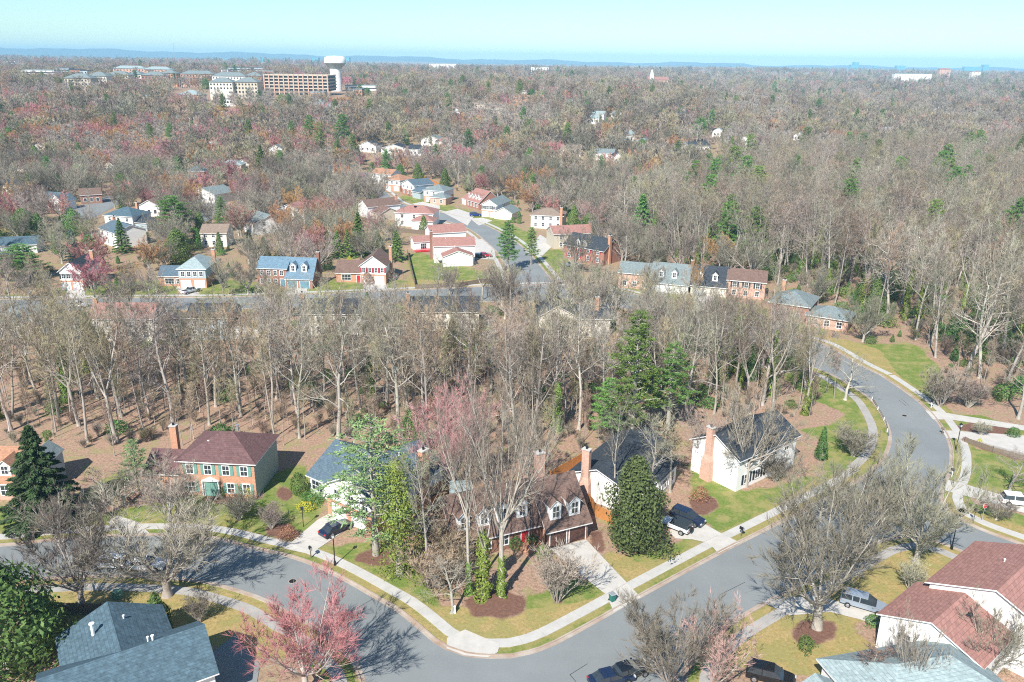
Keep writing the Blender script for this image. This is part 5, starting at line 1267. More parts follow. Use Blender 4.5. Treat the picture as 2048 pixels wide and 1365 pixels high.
# ---- foliage cards
def cards(C, U, W, name, m):
    """rhombic leaves: centre, half-length vector, half-width vector"""
    n = len(C); V = np.stack([C+U, C+W, C-U, C-W], 1).reshape(-1, 3)
    me = bpy.data.meshes.new(name); me.vertices.add(n*4); me.vertices.foreach_set('co', V.ravel())
    me.loops.add(n*4); me.loops.foreach_set('vertex_index', np.arange(n*4))
    me.polygons.add(n); me.polygons.foreach_set('loop_start', np.arange(0, n*4, 4)); me.polygons.foreach_set('loop_total', np.full(n, 4))
    me.materials.append(m); me.update(calc_edges=True); return me
def rnd(n, s=1.0): return NP.normal(0, s, (n, 3))
def unit(a): return a / np.maximum(np.linalg.norm(a, axis=-1, keepdims=True), 1e-9)
def orient(n, D, jit, l, w):
    U = unit(D + rnd(n, jit)); W = unit(np.cross(U, rnd(n)))
    return U*l*NP.uniform(.6, 1.2, (n, 1)), W*w*NP.uniform(.7, 1.2, (n, 1))
def trunk_mesh(H, r, bark, br=()):
    b = MB(); b.tube([(0,0,-.3),(0,0,H*.3),(.1,0,H*.65),(0,.05,H*.97)], [r*1.3, r*.9, r*.5, .02], 8, cap=False)
    for p, q, rr in br: b.tube([p, (Vector(p)+Vector(q))/2 + Vector((0,0,.1)), q], [rr, rr*.6, rr*.2], 4, cap=False)
    return mesh_of(b, 'trunk', M[bark], True)
def conifer(key, H, R, kind, m, bark, nb=60, first=.12, seed=1, dens=1.0):
    rs = random.Random(seed); C = []; D = []; br = []
    for k in range(nb):
        t = first + (1-first)*(k/nb)**.9; z = H*t; az = k*2.399 + rs.uniform(-.3, .3)
        if kind == 'pine': l = R*(1-t)**.55*rs.uniform(.55, 1.1)*(1 if t > .3 else .55+t) + .3; dz = .28*l
        else: l = R*((1-t)/(1-first))**.9*rs.uniform(.8, 1.08) + .12; dz = -.22*l
        tip = np.array([cos(az)*l, sin(az)*l, dz]); o = np.array([0, 0, z]); br.append((tuple(o), tuple(o+tip*.9), .03+.02*l))
        if kind == 'pine':
            for c in range(max(2, int(l*2.3))):
                s = rs.uniform(.35, 1.0); cc = o + tip*s + np.array([rs.gauss(0, .22*l**.5), rs.gauss(0, .22*l**.5), rs.gauss(0, .12)]); n = int(32*dens)
                dd = rnd(n)*[1, 1, .55] + [0, 0, .45]; C.append(cc + unit(dd)*NP.uniform(.0, .62, (n, 1))*[1, 1, .5]); D.append(unit(dd))
        else:
            n = int((18 + 34*l)*dens); s = NP.uniform(.12, 1, (n, 1))**.7; w = .30*l*(1.05-s)+.10
            side = np.array([-sin(az), cos(az), 0]); off = NP.uniform(-1, 1, (n, 1))
            C.append(o + tip*s + side*off*w + [0, 0, -.10]*NP.uniform(0, 3, (n, 1))); D.append(unit(tip/l*.8 + side*np.sign(off)*.7 + [0, 0, -.15]))
    C = np.concatenate(C); D = np.concatenate(D); n = len(C)
    U, W = orient(n, D, .25, .26 if kind == 'pine' else .22, .055 if kind == 'pine' else .075)
    PROTO[key] = ([('trunk', trunk_mesh(H, .02*H*.6+.08, bark, br)), ('crown', cards(C, U, W, 'crown', M[m]))], H, R)
def shell(key, H, R, m, n=5000, z0=.1, prof='round', lump=.18, leaf=.16, seed=1, bark='bark', fill=.25, wid=.5, trunk=True, ce=.75):
    rs = np.random.default_rng(seed); t = rs.uniform(0, 1, n); az = rs.uniform(0, 2*pi, n)
    if prof == 'round': zz = (1-np.cos(t*pi))/2; rr = np.sin(np.arccos(1-2*zz))
    elif prof == 'cone': zz = t**1.25; rr = np.clip((1-zz)**ce, .04, 1)*np.clip(zz*9, .5, 1)
    elif prof == 'dome': zz = t**.9; rr = np.sqrt(np.clip(1-zz**2.2, 0.01, 1))*np.clip(.75+zz, 0, 1)
    else: zz = t; rr = np.clip(np.sqrt(1-((zz-.45)/.56)**4*.9), .15, 1)
    L = np.zeros(n)
    for k in range(26):
        a0, z1 = rs.uniform(0, 2*pi), rs.uniform(0, 1); d = np.sqrt((np.angle(np.exp(1j*(az-a0)))*1.0)**2 + ((zz-z1)*3.2)**2); L = np.maximum(L, np.exp(-(d/.42)**2)*rs.uniform(.5, 1))
    rad = R*rr*(1+.12*np.sin(2*az+seed)+.10*np.sin(3*az+zz*6+seed*2))*(1-lump*1.2+lump*2.0*L)*(1-fill*rs.uniform(0, 1, n)**2)
    C = np.stack([np.cos(az)*rad, np.sin(az)*rad, H*(z0+(1-z0)*zz)], -1) + rs.normal(0, .06*R, (n, 3))
    nr = unit(np.stack([np.cos(az), np.sin(az), (zz-.4)*1.2], -1) + rs.normal(0, .55, (n, 3)))
    U = unit(np.cross(nr, rs.normal(0, 1, (n, 3)))); W = np.cross(nr, U)
    s = leaf*rs.uniform(.6, 1.25, (n, 1)); crown = cards(C, U*s, W*s*wid, 'crown', M[m])
    parts = [('crown' if trunk else 'foliage', crown)]
    if trunk: parts.insert(0, ('trunk', trunk_mesh(H*.85, .03*H, bark)))
    PROTO[key] = (parts, H, R)
conifer('pine0', 17, 5.2, 'pine', 'pine', 'bark', 76, .22, 3); conifer('pine1', 20, 4.6, 'pine', 'pine', 'bark', 60, .30, 4)
conifer('spruce0', 13, 4.0, 'spruce', 'spruce', 'darkbark', 130, .03, 5, 1.7); conifer('spruce1', 12, 2.9, 'spruce', 'pine', 'darkbark', 90, .05, 6, 1.0)
conifer('bspruce', 11, 3.0, 'spruce', 'bluespruce', 'darkbark', 85, .05, 8, 1.0)
conifer('feather', 15, 5.4, 'pine', 'palegreen', 'bark', 58, .20, 9, .5)
shell('magnolia', 11, 5.2, 'magnolia', 14000, .02, 'cone', .40, .20, 3, wid=.5, fill=.5, ce=.55)
shell('holly', 6, 2.4, 'bush', 3600, .02, 'cone', .22, .16, 4)
shell('limecol', 12, 2.9, 'lime', 6500, .02, 'col', .50, .14, 5, fill=.9)
shell('thuja', 6, 1.5, 'bush', 3000, .02, 'cone', .15, .14, 6)
shell('thujay', 6, 1.8, 'yellow', 2600, .02, 'cone', .2, .14, 7)
shell('darkround', 8, 4.0, 'bush', 6500, .02, 'dome', .34, .20, 8, fill=.6)
shell('bushball', 1.6, 1.2, 'bush', 1500, .0, 'dome', .12, .085, 9, trunk=False)
shell('bushgold', 1.4, 1.0, 'yellow', 900, .0, 'dome', .15, .075, 10, trunk=False)
shell('bushred', 1.4, 1.1, 'brownleaf', 900, .0, 'dome', .2, .08, 11, trunk=False)
shell('bushlow', 1.0, 1.2, 'bush', 900, .0, 'dome', .3, .08, 12, trunk=False)
# ivy sleeves
def sleeve(H, R, n, m, leaf=.12, seed=1):
    rs = np.random.default_rng(seed); z = rs.uniform(0, 1, n)**1.1; az = rs.uniform(0, 2*pi, n)
    rad = R*(1.15-.6*z)*(1+.35*np.sin(z*19+az*2)+.25*np.sin(z*37+az*3)) + rs.uniform(0, .25*R, n)
    C = np.stack([np.cos(az)*rad, np.sin(az)*rad, z*H], -1)
    nr = unit(np.stack([np.cos(az), np.sin(az), .3+0*az], -1) + rs.normal(0, .5, (n, 3)))
    U = unit(np.cross(nr, rs.normal(0, 1, (n, 3)))); W = np.cross(nr, U); s = leaf*rs.uniform(.7, 1.3, (n, 1))
    return cards(C, U*s, W*s*.8, 'ivy', M[m])
IVY = [sleeve(10, .75, 2600, 'ivy', .15, 3), sleeve(14, .9, 3200, 'ivy', .17, 4)]
# ------------------------------------------------------------------ planting
def plant(name, cat, key, x, y, label, group=None, H=None, R=None, rz=None, extra=None, single=False, lean=None, z=0):
    parts, H0, R0 = PROTO[key]; sz = (H/H0) if H else 1.0; sx = (R/R0) if R else sz
    rz = RNG.uniform(0, 6.28) if rz is None else rz
    if len(parts) == 1:
        r = bpy.data.objects.new(name, parts[0][1]); COL.objects.link(r); r.location = (x, y, terr(x, y)+z); r.rotation_euler = (0, 0, rz); r.scale = (sx, sx, sz)
        return tag(r, label, cat, group)
    r = empty(name, (x, y, terr(x, y)+z), rz); r.scale = (sx, sx, sz)
    if lean: r.rotation_euler = (lean[1], lean[0], rz)
    tag(r, label, cat, group)
    for n, me in parts:
        o = bpy.data.objects.new(n, me); COL.objects.link(o); o.parent = r
    if extra is not None:
        o = bpy.data.objects.new('ivy', IVY[extra[0]]); COL.objects.link(o); o.parent = r; o.scale = (extra[1]/sx, extra[1]/sx, extra[1]/sz)
    return r
TREES = []
def P(name, key, px, py, top, spread, label, cat='tree', rz=None, extra=None, lean=None, keep=True):
    """base pixel, pixel row of the top, crown width in pixels"""
    g = G(px, py); tp = AT(px, top, g.y); H = max(.4, (tp.z - g.z)); R = None
    if spread:
        dd = hypot(hypot(g.x, g.y), CH - g.z - H*.6); R = spread/2*dd/FPX
    r = plant(name, cat, key, g.x, g.y, label, None, H, R, rz, extra, lean=lean)
    if keep: TREES.append((g.x, g.y, min(6, (R or 3)*.5)))
    return r
bt, sh = 'bare_tree', 'shrub'
P(bt,'vase0',335,1192,985,330,'broad pale-limbed bare tree in the garden behind the teal-roofed house, over the two white cars',rz=1)
P(bt,'vase1',165,1212,985,210,'dense grey bare tree leaning left of the green utility box')
P('red_maple','redv',612,1385,1168,285,'large red-budding maple on the inside of the left-hand road at the bottom')
P(bt,'vase2',1634,1256,930,350,'huge spreading bare tree with thick pale trunk beside the silver-blue minivan',rz=2)
P(bt,'vase3',1832,1126,905,230,'twin-trunked bare tree on the verge corner between the junction and the red-roofed house')
P(bt,'vase0',1335,1400,1185,270,'dark finely branched bare tree at the bottom centre over the black cars',rz=4)
P('pink_tree','pink0',1430,1395,1218,170,'pinkish-brown fine-twigged tree right of the dark bare tree at the bottom')
P(bt,'round0',1491,974,778,205,'round-crowned pale bare tree in front of the charcoal-roofed white gabled house')
P(bt,'big0',1003,1192,722,255,'tallest pale-limbed bare tree in front of the brown-roofed dormer house, ivy on its foot',extra=(0,.55))
P(bt,'big1',938,1190,770,190,'pale bare tree with bent limbs left of the tallest one before the dormer house',extra=(0,.45))
P(bt,'fork0',966,1196,860,120,'slim bare tree wrapped in bright ivy between two tall ones before the dormer house',extra=(0,.9))
P(bt,'forest2',855,1166,850,150,'bare tree growing out of the dark thicket beside the yellow-green column')
P(bt,'gnarl2',904,1226,1112,150,'small crooked dark tree on the corner lawn with the white marker post')
P('pink_tree','pink1',905,990,745,210,'pink-budding tree rising behind the garden of the dormer house')
P(bt,'round0',1055,985,800,150,'wide grey bare tree directly behind the roof of the dormer house')
P('crape_myrtle','shrub0',1114,1204,1100,145,'multi-stemmed bare crape myrtle in a mulch ring on the corner lawn')
P('magnolia_tree','magnolia',1264,1092,922,178,'big dark glossy magnolia between the two concrete driveways')
P('bamboo_clump','limecol',800,1150,925,108,'tall yellow-green leafy column beside the dark thicket')
P('leafy_tree','feather',752,1110,838,250,'airy pale green tree in front of the blue-grey roofed house')
P('spruce_tree','spruce0',92,1045,850,160,'dark green spruce in front of the red front door at the left')
P('evergreen_tree','darkround',20,1345,1140,200,'dark bushy evergreen at the lower left corner')
P('evergreen_tree','darkround',95,1300,1195,100,'lower bright-tipped evergreen right of the corner one at the lower left',keep=False)
P('evergreen_tree','holly',318,1262,1188,66,'rounded dark evergreen between the teal roof and the pavement')
P('evergreen_tree','feather',278,985,880,80,'leaning green conifer at the end of the plum-roofed garage wing'); 
P('pine_tree','pine0',1262,905,625,135,'tallest bright green pine rising from the wood above the white-gabled house')
P('pine_tree','pine1',1335,865,690,120,'second green pine with tiered branches, right of the tallest one')
P('pine_tree','pine0',1215,885,760,110,'pale green pine low in the wood left of the tallest pine')
P('pine_tree','spruce1',1280,497,386,78,'dense bright green pine standing alone at the edge of the right-hand wood')
P('pine_tree','pine0',352,492,393,104,'broad bright green pine among the left-hand houses')
P('spruce_tree','spruce1',719,513,423,54,'tallest spire-shaped spruce behind the brown-roofed house with red shutters')
P('spruce_tree','spruce1',676,516,461,36,'small dark spruce left of the tallest spire-shaped one')
P('spruce_tree','spruce1',697,514,458,34,'dark spruce squeezed against the left side of the tallest spire')
P('spruce_tree','holly',756,508,463,36,'yellowish green conifer right of the tallest spire-shaped spruce')
P('spruce_tree','spruce1',794,522,460,44,'green conifer by the fence right of the brown-roofed house with red shutters')
P('golden_shrub','thujay',561,508,480,28,'golden-yellow conical shrub above the blue-grey dormer roof','shrub')
P('pine_tree','pine0',688,305,229,52,'bushy green pine left of the white gabled houses in the middle distance')
P('pine_tree','pine0',622,300,231,40,'darker pine left of the bushy green one in the middle distance')
P('pine_tree','pine1',642,318,245,34,'slim pine between the two bushy ones in the middle distance')
P('pine_tree','spruce1',525,360,288,38,'green pine in front of bare crowns left of centre')
P('pine_tree','spruce1',246,505,437,42,'blue-green spruce touching the pale grey-roofed house') 
P('spruce_tree','bspruce',150,520,458,44,'blue-grey spruce left of the red-budding maple')
P('pine_tree','holly',358,352,312,36,'dark rounded pine left of the teal-roofed red brick house')
P('spruce_tree','thuja',848,466,432,26,'cone-shaped evergreen in front of the red hip roof')
P('pine_tree','pine0',1016,545,442,64,'feathery green pine at the foot of the upper street')
P('pine_tree','pine0',1062,530,455,42,'smaller feathery pine right of the one at the foot of the upper street')
P('pine_tree','pine0',50,560,490,110,'flat-topped green pine at the far left')
P('evergreen_tree','darkround',825,905,825,66,'dark green holly behind the chimney of the blue-grey roofed house')
P('evergreen_tree','thuja',1641,920,855,30,'narrow dark evergreen at the right end of the charcoal-roofed house')
for k, (px, py, tp, sp, col, lb) in enumerate([
 (190,548,462,86,'red1','bright red-budding maple behind the orange brick house with white gable'),
 (190,598,512,78,'red0','magenta-pink budding tree in front of the orange brick house with white gable'),
 (345,420,372,74,'red0','wide coral-red tree behind the broad bright green pine'),
 (405,392,342,60,'red1','magenta tree touching the teal-roofed brick house'),
 (455,372,318,66,'red0','purple-red tree right of the teal-roofed brick house'),
 (495,392,336,60,'red1','scarlet-budding tree left of the green pine in the middle distance'),
 (142,372,326,62,'red0','purple-pink round tree in the left middle distance'),
 (290,340,282,66,'pink1','pale pink wide tree above the left-hand houses'),
 (610,318,270,52,'red1','russet-red tree below the two bushy pines'),
 (1180,470,395,76,'pink0','pinkish wide tree left of the lone bright green pine'),
 (300,545,474,70,'orange0','golden-orange tree below the broad bright green pine'),
 (265,585,520,66,'orange1','orange-brown tree right of the magenta one'),
 (345,410,350,60,'orange1','amber round tree behind the coral-red one'),
 (972,352,298,60,'orange0','rust-orange round tree in the middle distance right of centre'),
 (1385,600,515,60,'orange1','amber twiggy tree between the two dormer houses on the back street'),
 (900,900,790,120,'red0','red-budding tree at the wood edge behind the pool'),
 (1745,215,196,22,'red1','small red tree in the far right distance'),
 (1385,222,198,34,'orange0','rust-coloured tree in the far distance right of centre'),
 (1250,205,168,60,'red0','long reddish budding tree on the far centre skyline'),
 (842,215,190,44,'red1','pinkish red tree in the far middle distance')]):
    P('budding_tree', col, px, py, tp, sp, lb)
for k, (px, py, tp, sp, key, lb, nm) in enumerate([
 (1690,800,700,120,'gnarl2','dark crooked tree with ivy leaning over the inside of the right-hand bend','bare_tree'),
 (1612,778,660,110,'pale0','white-barked leaning tree left of the crooked ivy tree by the bend','bare_tree'),
 (1552,765,640,90,'pale1','forked pale tree at the left end of the verge above the charcoal roof','bare_tree'),
 (1706,913,848,92,'shrub1','low fan-shaped bare shrub on the grass inside the guardrail','shrub'),
 (1880,812,740,110,'shrub0','fan-shaped bushy shrubs by the pavement below the sunlit slope','shrub'),
 (1935,815,755,70,'shrub1','second fan-shaped bush, right of the larger one below the sunlit slope','shrub'),
 (2036,838,655,150,'forest2','tall bare tree at the right edge beside the long driveway','bare_tree'),
 (1640,1042,930,120,'round1','grey bare tree on the verge left of the right-hand bend','bare_tree'),
 (1705,1060,925,150,'vase1','wide bare tree overhanging the road below the guardrail','bare_tree'),
 (1770,1060,935,120,'round2','bare tree between the road bend and the junction','bare_tree'),
 (1992,1040,990,75,'vase3','small gnarled ornamental tree on the grass beside the stop sign','bare_tree'),
 (2020,980,890,110,'gnarl0','dark low-branched tree at the right edge above the white SUV','bare_tree'),
 (1300,1000,800,150,'forest3','bare tree growing against the slate roof behind the magnolia','bare_tree'),
 (1225,1015,780,130,'forest0','grey straight-trunked tree at the gable of the magnolia house','bare_tree'),
 (1400,935,800,110,'round1','fine grey tree between the two white gabled houses','bare_tree'),
 (1340,985,850,90,'pole1','thin pale tree leaning over the slate roof by the bay window','bare_tree'),
 (250,1010,930,160,'round2','grey blossom-tipped bare tree in the garden left of the brick house','bare_tree'),
 (340,1040,935,170,'vase2','low spreading bare tree in front of the plum-brown garage roof','bare_tree'),
 (120,1090,990,150,'round0','fine bare tree below the dark spruce by the left pavement','bare_tree'),
 (478,1040,985,90,'shrub1','low spreading ornamental tree on the lawn before the brick house','bare_tree'),
 (543,1058,1010,75,'shrub0','small weeping bare tree in a mulch bed by the round brown bush','bare_tree'),
 (1960,870,842,40,'shrub1','white-stemmed low shrub in the mulch bed beside the right-hand driveway','shrub'),
 (1820,1180,1125,80,'shrub0','russet twiggy shrub beside the gable of the red-roofed house','shrub'),
 (1550,965,905,60,'shrub1','brown shrub under the round-crowned tree','shrub'),
 (400,1245,1190,70,'shrub0','small bare weeping shrub right of the rounded dark evergreen','shrub'),
 (1980,1365,1200,150,'round1','fine bare tree in front of the red roof at the lower right','bare_tree'),
 (1810,1420,1230,130,'round0','pale bare tree over the grey-green roof at the bottom right','bare_tree'),
 (1715,1400,1285,100,'pole2','thin-limbed bare tree at the bottom edge before the grey-green roof','bare_tree'),
 (215,1425,1335,90,'round2','tip of a bare tree over the nearest blue-green roof','bare_tree'),
 (930,1150,1075,140,'brush','tangled brown thicket at the left of the dormer house','thicket'),
 (860,1175,1090,150,'brush','purple-brown thicket right of the yellow-green column','thicket'),
 (890,1120,1040,140,'brush','dark thicket around the pool','thicket')]):
    P(nm, key, px, py, tp, sp, lb, cat='shrub' if nm in ('shrub', 'thicket') else 'tree')
for px, py, tp, sp, key, lb in [
 (600,988,948,38,'bushball','dark round bush at the left corner of the blue-grey roofed house'),
 (578,1078,1052,38,'bushred','rounded green and russet bush at the mouth of the left-hand driveway'),
 (625,1005,990,60,'bushlow','low green bushes along the front of the blue-grey roofed house'),
 (612,1018,1005,40,'bushgold','yellow-green low shrub at the lawn edge of the blue-grey roofed house'),
 (448,990,968,26,'bushball','dark clipped bush right of the green front door'),
 (470,992,974,22,'bushred','russet bush under the ground floor windows of the brick house'),
 (485,994,965,14,'bushball','slim upright bush under the right windows of the brick house'),
 (500,995,973,18,'bushgold','yellow-tipped bush at the right corner of the brick house'),
 (1440,944,918,24,'bushball','bright green bush against the gable of the charcoal-roofed house'),
 (1432,938,914,20,'bushball','smaller green bush left of the bright green one by the charcoal-roofed gable'),
 (2026,873,856,24,'bushball','clipped yellow-green ball bush beside the long right-hand driveway'),
 (1958,890,878,12,'bushgold','small bright yellow bush at the driveway corner'),
 (1930,882,875,14,'bushred','small brown tuft left of the bright yellow bush'),
 (1030,1096,1075,34,'bushball','green bush in front of the dormer house porch'),
 (1062,1088,1070,30,'bushball','clipped bush left of the brown garage doors'),
 (1085,1118,1092,40,'bushlow','low spreading green bush at the left of the wide concrete driveway'),
 (1215,1000,975,30,'bushball','dark bush at the foot of the pink chimney'),
 (1610,1300,1275,40,'bushlow','green ground cover under the huge bare tree'),
 (1745,1250,1232,36,'bushlow','low plants along the white gable at the lower right'),
 (1026,446,434,12,'bushball','left clipped green ball by the white gabled wing'),
 (1038,448,424,11,'bushball','right clipped tall green bush by the white gabled wing'),
 (868,406,396,22,'bushball','low round shrub on the upper street lawn'),
 (822,392,386,10,'bushball','small clipped hedge by the driveway of the slate-blue house'),
 (1400,1000,975,40,'bushred','russet bush bed right of the bay window'),
 (1655,485,470,20,'bushball','green shrub low in the right-hand wood'),
 (735,570,545,22,'bushred','tawny shrub in front of the red-shuttered house'),
 (652,540,512,30,'bushball','dark green hedge clump right of the blue-grey dormer house'),
 (700,545,515,20,'bushgold','yellow-green shrub left of the brown roofs with red shutters')]:
    P('bush', key, px, py, tp, sp, lb, cat='bush', keep=False)
for px, py, tp, sp, key in [(1330,690,572,120,'round0'),(1400,705,580,130,'vase2'),(1462,716,592,130,'vase0'),(1525,735,600,120,'round2'),(1375,665,560,110,'fork1'),(1590,715,610,90,'vase2'),
 (1010,640,535,110,'vase2'),(1090,655,540,120,'round0'),(1180,655,535,130,'vase0'),(1235,650,530,110,'round2'),(965,600,520,90,'fork1'),(1135,600,515,90,'round0'),(900,590,530,60,'vase2'),(1300,600,520,80,'vase0'),(1560,690,600,100,'round1'),
 (447,592,505,62,'round2'),(640,604,540,80,'fork1'),(700,650,570,90,'round0'),(745,604,530,60,'gnarl0'),(300,592,530,56,'round2'),(60,600,525,80,'vase0'),(20,580,500,90,'round0'),(560,640,560,90,'vase0'),(530,598,540,50,'round0')]:
    g = G(px, py); H = AT(px, tp, g.y).z - g.z; R = sp/2*g.length/FPX
    plant('bare_tree', 'tree', key, g.x, g.y, 'broad bare crown veiling the back street in front of its houses', 'broad bare trees veiling the back street', H, R); TREES.append((g.x, g.y, 3))
# ---- evergreen scatter in the middle distance, grouped by place
EV = [('dark evergreen among the trunks above the upper street','evergreens above the upper street',
       [(745,352,325,'pine0',26),(775,355,322,'pine0',30),(800,362,330,'darkround',26),(1105,400,355,'holly',26),(1080,405,372,'holly',30),(1048,398,352,'thuja',22),(1068,392,350,'pine0',28),(938,378,340,'thuja',18),(1150,425,398,'thujay',22),(1135,432,402,'holly',26),(1175,420,392,'thuja',20)]),
      ('green ivy-hung evergreen in the understory of the right-hand wood','evergreens in the right-hand wood',
       [(1745,640,560,'holly',60),(1775,600,540,'darkround',60),(1720,610,560,'holly',40),(1860,600,560,'holly',50),(1530,560,500,'darkround',46),(1560,520,480,'holly',40),(1600,560,520,'holly',36),(1905,690,640,'holly',60),(1960,620,570,'darkround',60),(2010,640,580,'holly',50),(1660,560,520,'holly',36),(1480,480,440,'darkround',40),(1980,560,520,'holly',50)]),
      ('green crown glimpsed in the far neighbourhood','evergreens in the far neighbourhood',
       [(885,190,158,'pine0',30),(925,192,150,'pine0',28),(848,178,160,'pine0',24),(720,185,168,'pine0',22),(565,205,188,'darkround',22),(585,208,190,'darkround',20),(628,208,190,'pine0',18),(650,212,192,'pine0',20),(735,192,176,'darkround',18),(120,185,158,'darkround',34),(150,186,160,'darkround',34),(445,192,178,'darkround',26),(470,196,180,'darkround',22),
        (1160,245,222,'darkround',30),(1110,190,178,'darkround',40),(1318,210,198,'darkround',22),(1275,212,200,'darkround',16),(1485,215,195,'darkround',38),(1500,222,198,'darkround',28),(1400,285,235,'pine0',52),(1708,272,215,'spruce1',34),(1603,185,172,'pine0',24),(1640,188,174,'pine0',24),(1738,195,180,'pine0',18),(1900,235,215,'holly',24),(1692,172,158,'spruce1',10),(1706,174,158,'spruce1',10),(1540,240,210,'pine0',30),(1380,330,290,'darkround',46),(1415,330,300,'holly',30),(1450,345,325,'thujay',22),(1195,352,330,'holly',30),(1010,245,225,'pine0',26),(990,255,232,'pine0',30),(1345,342,318,'darkround',36),(1505,330,290,'pine0',28)]),
      ('evergreen between the houses of the left-hand neighbourhood','evergreens in the left-hand neighbourhood',
       [(125,470,432,'spruce0',26),(90,480,455,'holly',22),(245,425,388,'spruce1',24),(112,505,465,'holly',24),(180,500,470,'pine0',40),(440,505,465,'thuja',20),(398,498,455,'spruce1',20),(500,500,460,'spruce0',34),(530,520,475,'holly',30),(600,505,470,'pine0',30),(455,300,270,'holly',24),(340,280,255,'pine0',20),(390,275,250,'thujay',12),(415,285,262,'pine0',14),(475,292,262,'pine0',26),(60,380,340,'holly',22),(200,350,315,'thuja',18),(530,290,268,'pine0',20)]),
      ('green evergreen low in the wood behind the houses','evergreens low in the wood',
       [(185,700,640,'holly',44),(200,735,680,'thuja',30),(345,690,650,'holly',30),(905,725,640,'holly',46),(955,735,665,'thuja',30),(1080,720,660,'holly',34),(1440,765,700,'holly',50),(1500,760,690,'darkround',50),(1380,800,730,'holly',46),(1590,740,690,'holly',50),(1300,740,690,'darkround',50),(820,650,620,'holly',26),(735,610,585,'holly',24)])]
for lb, gr, L_ in EV:
    for px, py, tp, key, sp in L_:
        g = G(px, py); H = max(1.5, AT(px, tp, g.y).z - g.z); R = sp/2*g.length/FPX
        plant('evergreen_tree', 'tree', key, g.x, g.y, lb, gr, H, R); TREES.append((g.x, g.y, 2.5))
# ---- woods
def pin(x, y, poly):
    ins = False; n = len(poly); j = n-1
    for i in range(n):
        xi, yi = poly[i][0], poly[i][1]; xj, yj = poly[j][0], poly[j][1]
        if (yi > y) != (yj > y) and x < (xj-xi)*(y-yi)/(yj-yi)+xi: ins = not ins
        j = i
    return ins
ALLP = [[(p[0], p[1]) for p in q] for q in ([roadpoly, cpoly, s1, s2] + drvpolys)]
BB = []
for q in FOOT + ALLP: BB.append((min(p[0] for p in q), min(p[1] for p in q), max(p[0] for p in q), max(p[1] for p in q), q))
def free(x, y, m=1.5):
    for x0, y0, x1, y1, q in BB:
        if x0-m < x < x1+m and y0-m < y < y1+m and (pin(x, y, q) or pin(x+m, y, q) or pin(x-m, y, q) or pin(x, y+m, q) or pin(x, y-m, q)): return False
    return True
ZA = gp([(-160,705),(0,692),(380,692),(560,692),(760,668),(960,690),(1180,695),(1370,700),(1500,725),(1600,745),(1680,790),(1640,845),(1560,838),(1400,842),(1290,870),(1140,905),(1020,905),(860,900),(760,875),(600,885),(540,890),(480,868),(300,868),(240,900),(150,885),(-160,885)])
ZB = gp([(1700,645),(1850,690),(1888,738),(1905,798),(1990,815),(2140,835),(2140,335),(1480,335),(1300,425),(1250,480),(1330,520),(1560,560),(1660,605)])
ZU = gp([(-160,705),(380,685),(760,662),(1180,690),(1500,722),(1680,790),(1640,850),(1400,850),(1290,880),(1140,930),(1020,930),(860,960),(640,880),(560,900),(300,895),(200,950),(150,890),(-160,890)])
ZC = gp([(-160,690),(-160,560),(110,560),(110,692)])
OPEN = [gp(q) for q in ([(730,340),(800,372),(860,365),(1060,430),(1140,470),(1130,580),(980,580),(790,592),(812,500),(780,440)],
        [(640,530),(830,530),(830,590),(640,590)],[(500,560),(640,560),(640,592),(500,592)],[(310,560),(440,560),(440,595),(310,595)],[(1650,690),(1750,690),(1830,690),(1885,740),(1890,790),(1800,770)],
        [(1410,372),(1475,372),(1480,388),(1400,388)],[(1400,330),(1500,330),(1480,345)],[(110,560),(200,560),(200,600),(110,600)],[(195,430),(300,430),(300,470),(195,500)],[(540,160),(760,160),(760,215),(500,215)],[(340,180),(500,180),(500,212),(340,212)])]
HV = []   # far houses keep a window of thinner wood in front
for f in FOOT[:NSEEN]:
    cx = sum(p[0] for p in f)/4; cy = sum(p[1] for p in f)/4; w = max(hypot(f[0][0]-f[1][0], f[0][1]-f[1][1]), 8); HV.append((cx, cy, w))
def seen(x, y, R_=4.0):
    """true where a crown at x,y would stand right before a house"""
    for cx, cy, w in HV:
        d = hypot(cx, cy)
        if d < 160: continue
        # along the sight line
        t = (x*cx + y*cy)/(d*d)
        L_ = 22 + d*.06
        if 1-L_/d < t < 1 and abs(x*cy - y*cx)/d < (w*.42 + 1): return True
    return False
R2 = random.Random(3)
cand = []
def poisson(x0, x1, y0, y1, s, test, tries=1):
    pts = []; cell = {}
    nx_, ny_ = int((x1-x0)/s), int((y1-y0)/s)
    for j in range(ny_):
        for i in range(nx_):
            x = x0 + (i + R2.uniform(.05, .95))*s + (j % 2)*s*.5; y = y0 + (j + R2.uniform(.05, .95))*s
            if test(x, y): pts.append((x, y))
    return pts
def vis(x, y, m=60):
    u, v = PJ(x, y, 12 + terr(x, y)); return -m < u < 2048+m and v < 1450
inds = []
def notree(x, y, m=2.6):
    return all((x-a)**2 + (y-b)**2 > (m+c*.3)**2 for a, b, c in TREES)
for x, y in poisson(-130, 130, 90, 200, 5.5, lambda x, y: pin(x, y, ZA) and free(x, y, 2.0) and vis(x, y) and notree(x, y, 2.2) and not (seen(x, y) and R2.random() < .68)): inds.append((x, y, 'A'))
for x, y in poisson(20, 230, 150, 330, 7.0, lambda x, y: pin(x, y, ZB) and free(x, y, 2) and vis(x, y) and notree(x, y) and not (seen(x, y) and R2.random() < .75)): inds.append((x, y, 'B'))
for x, y in poisson(-140, 0, 140, 230, 8.5, lambda x, y: pin(x, y, ZC) and free(x, y, 2) and vis(x, y) and notree(x, y)): inds.append((x, y, 'C'))
def inopen(x, y): return any(pin(x, y, q) for q in OPEN)
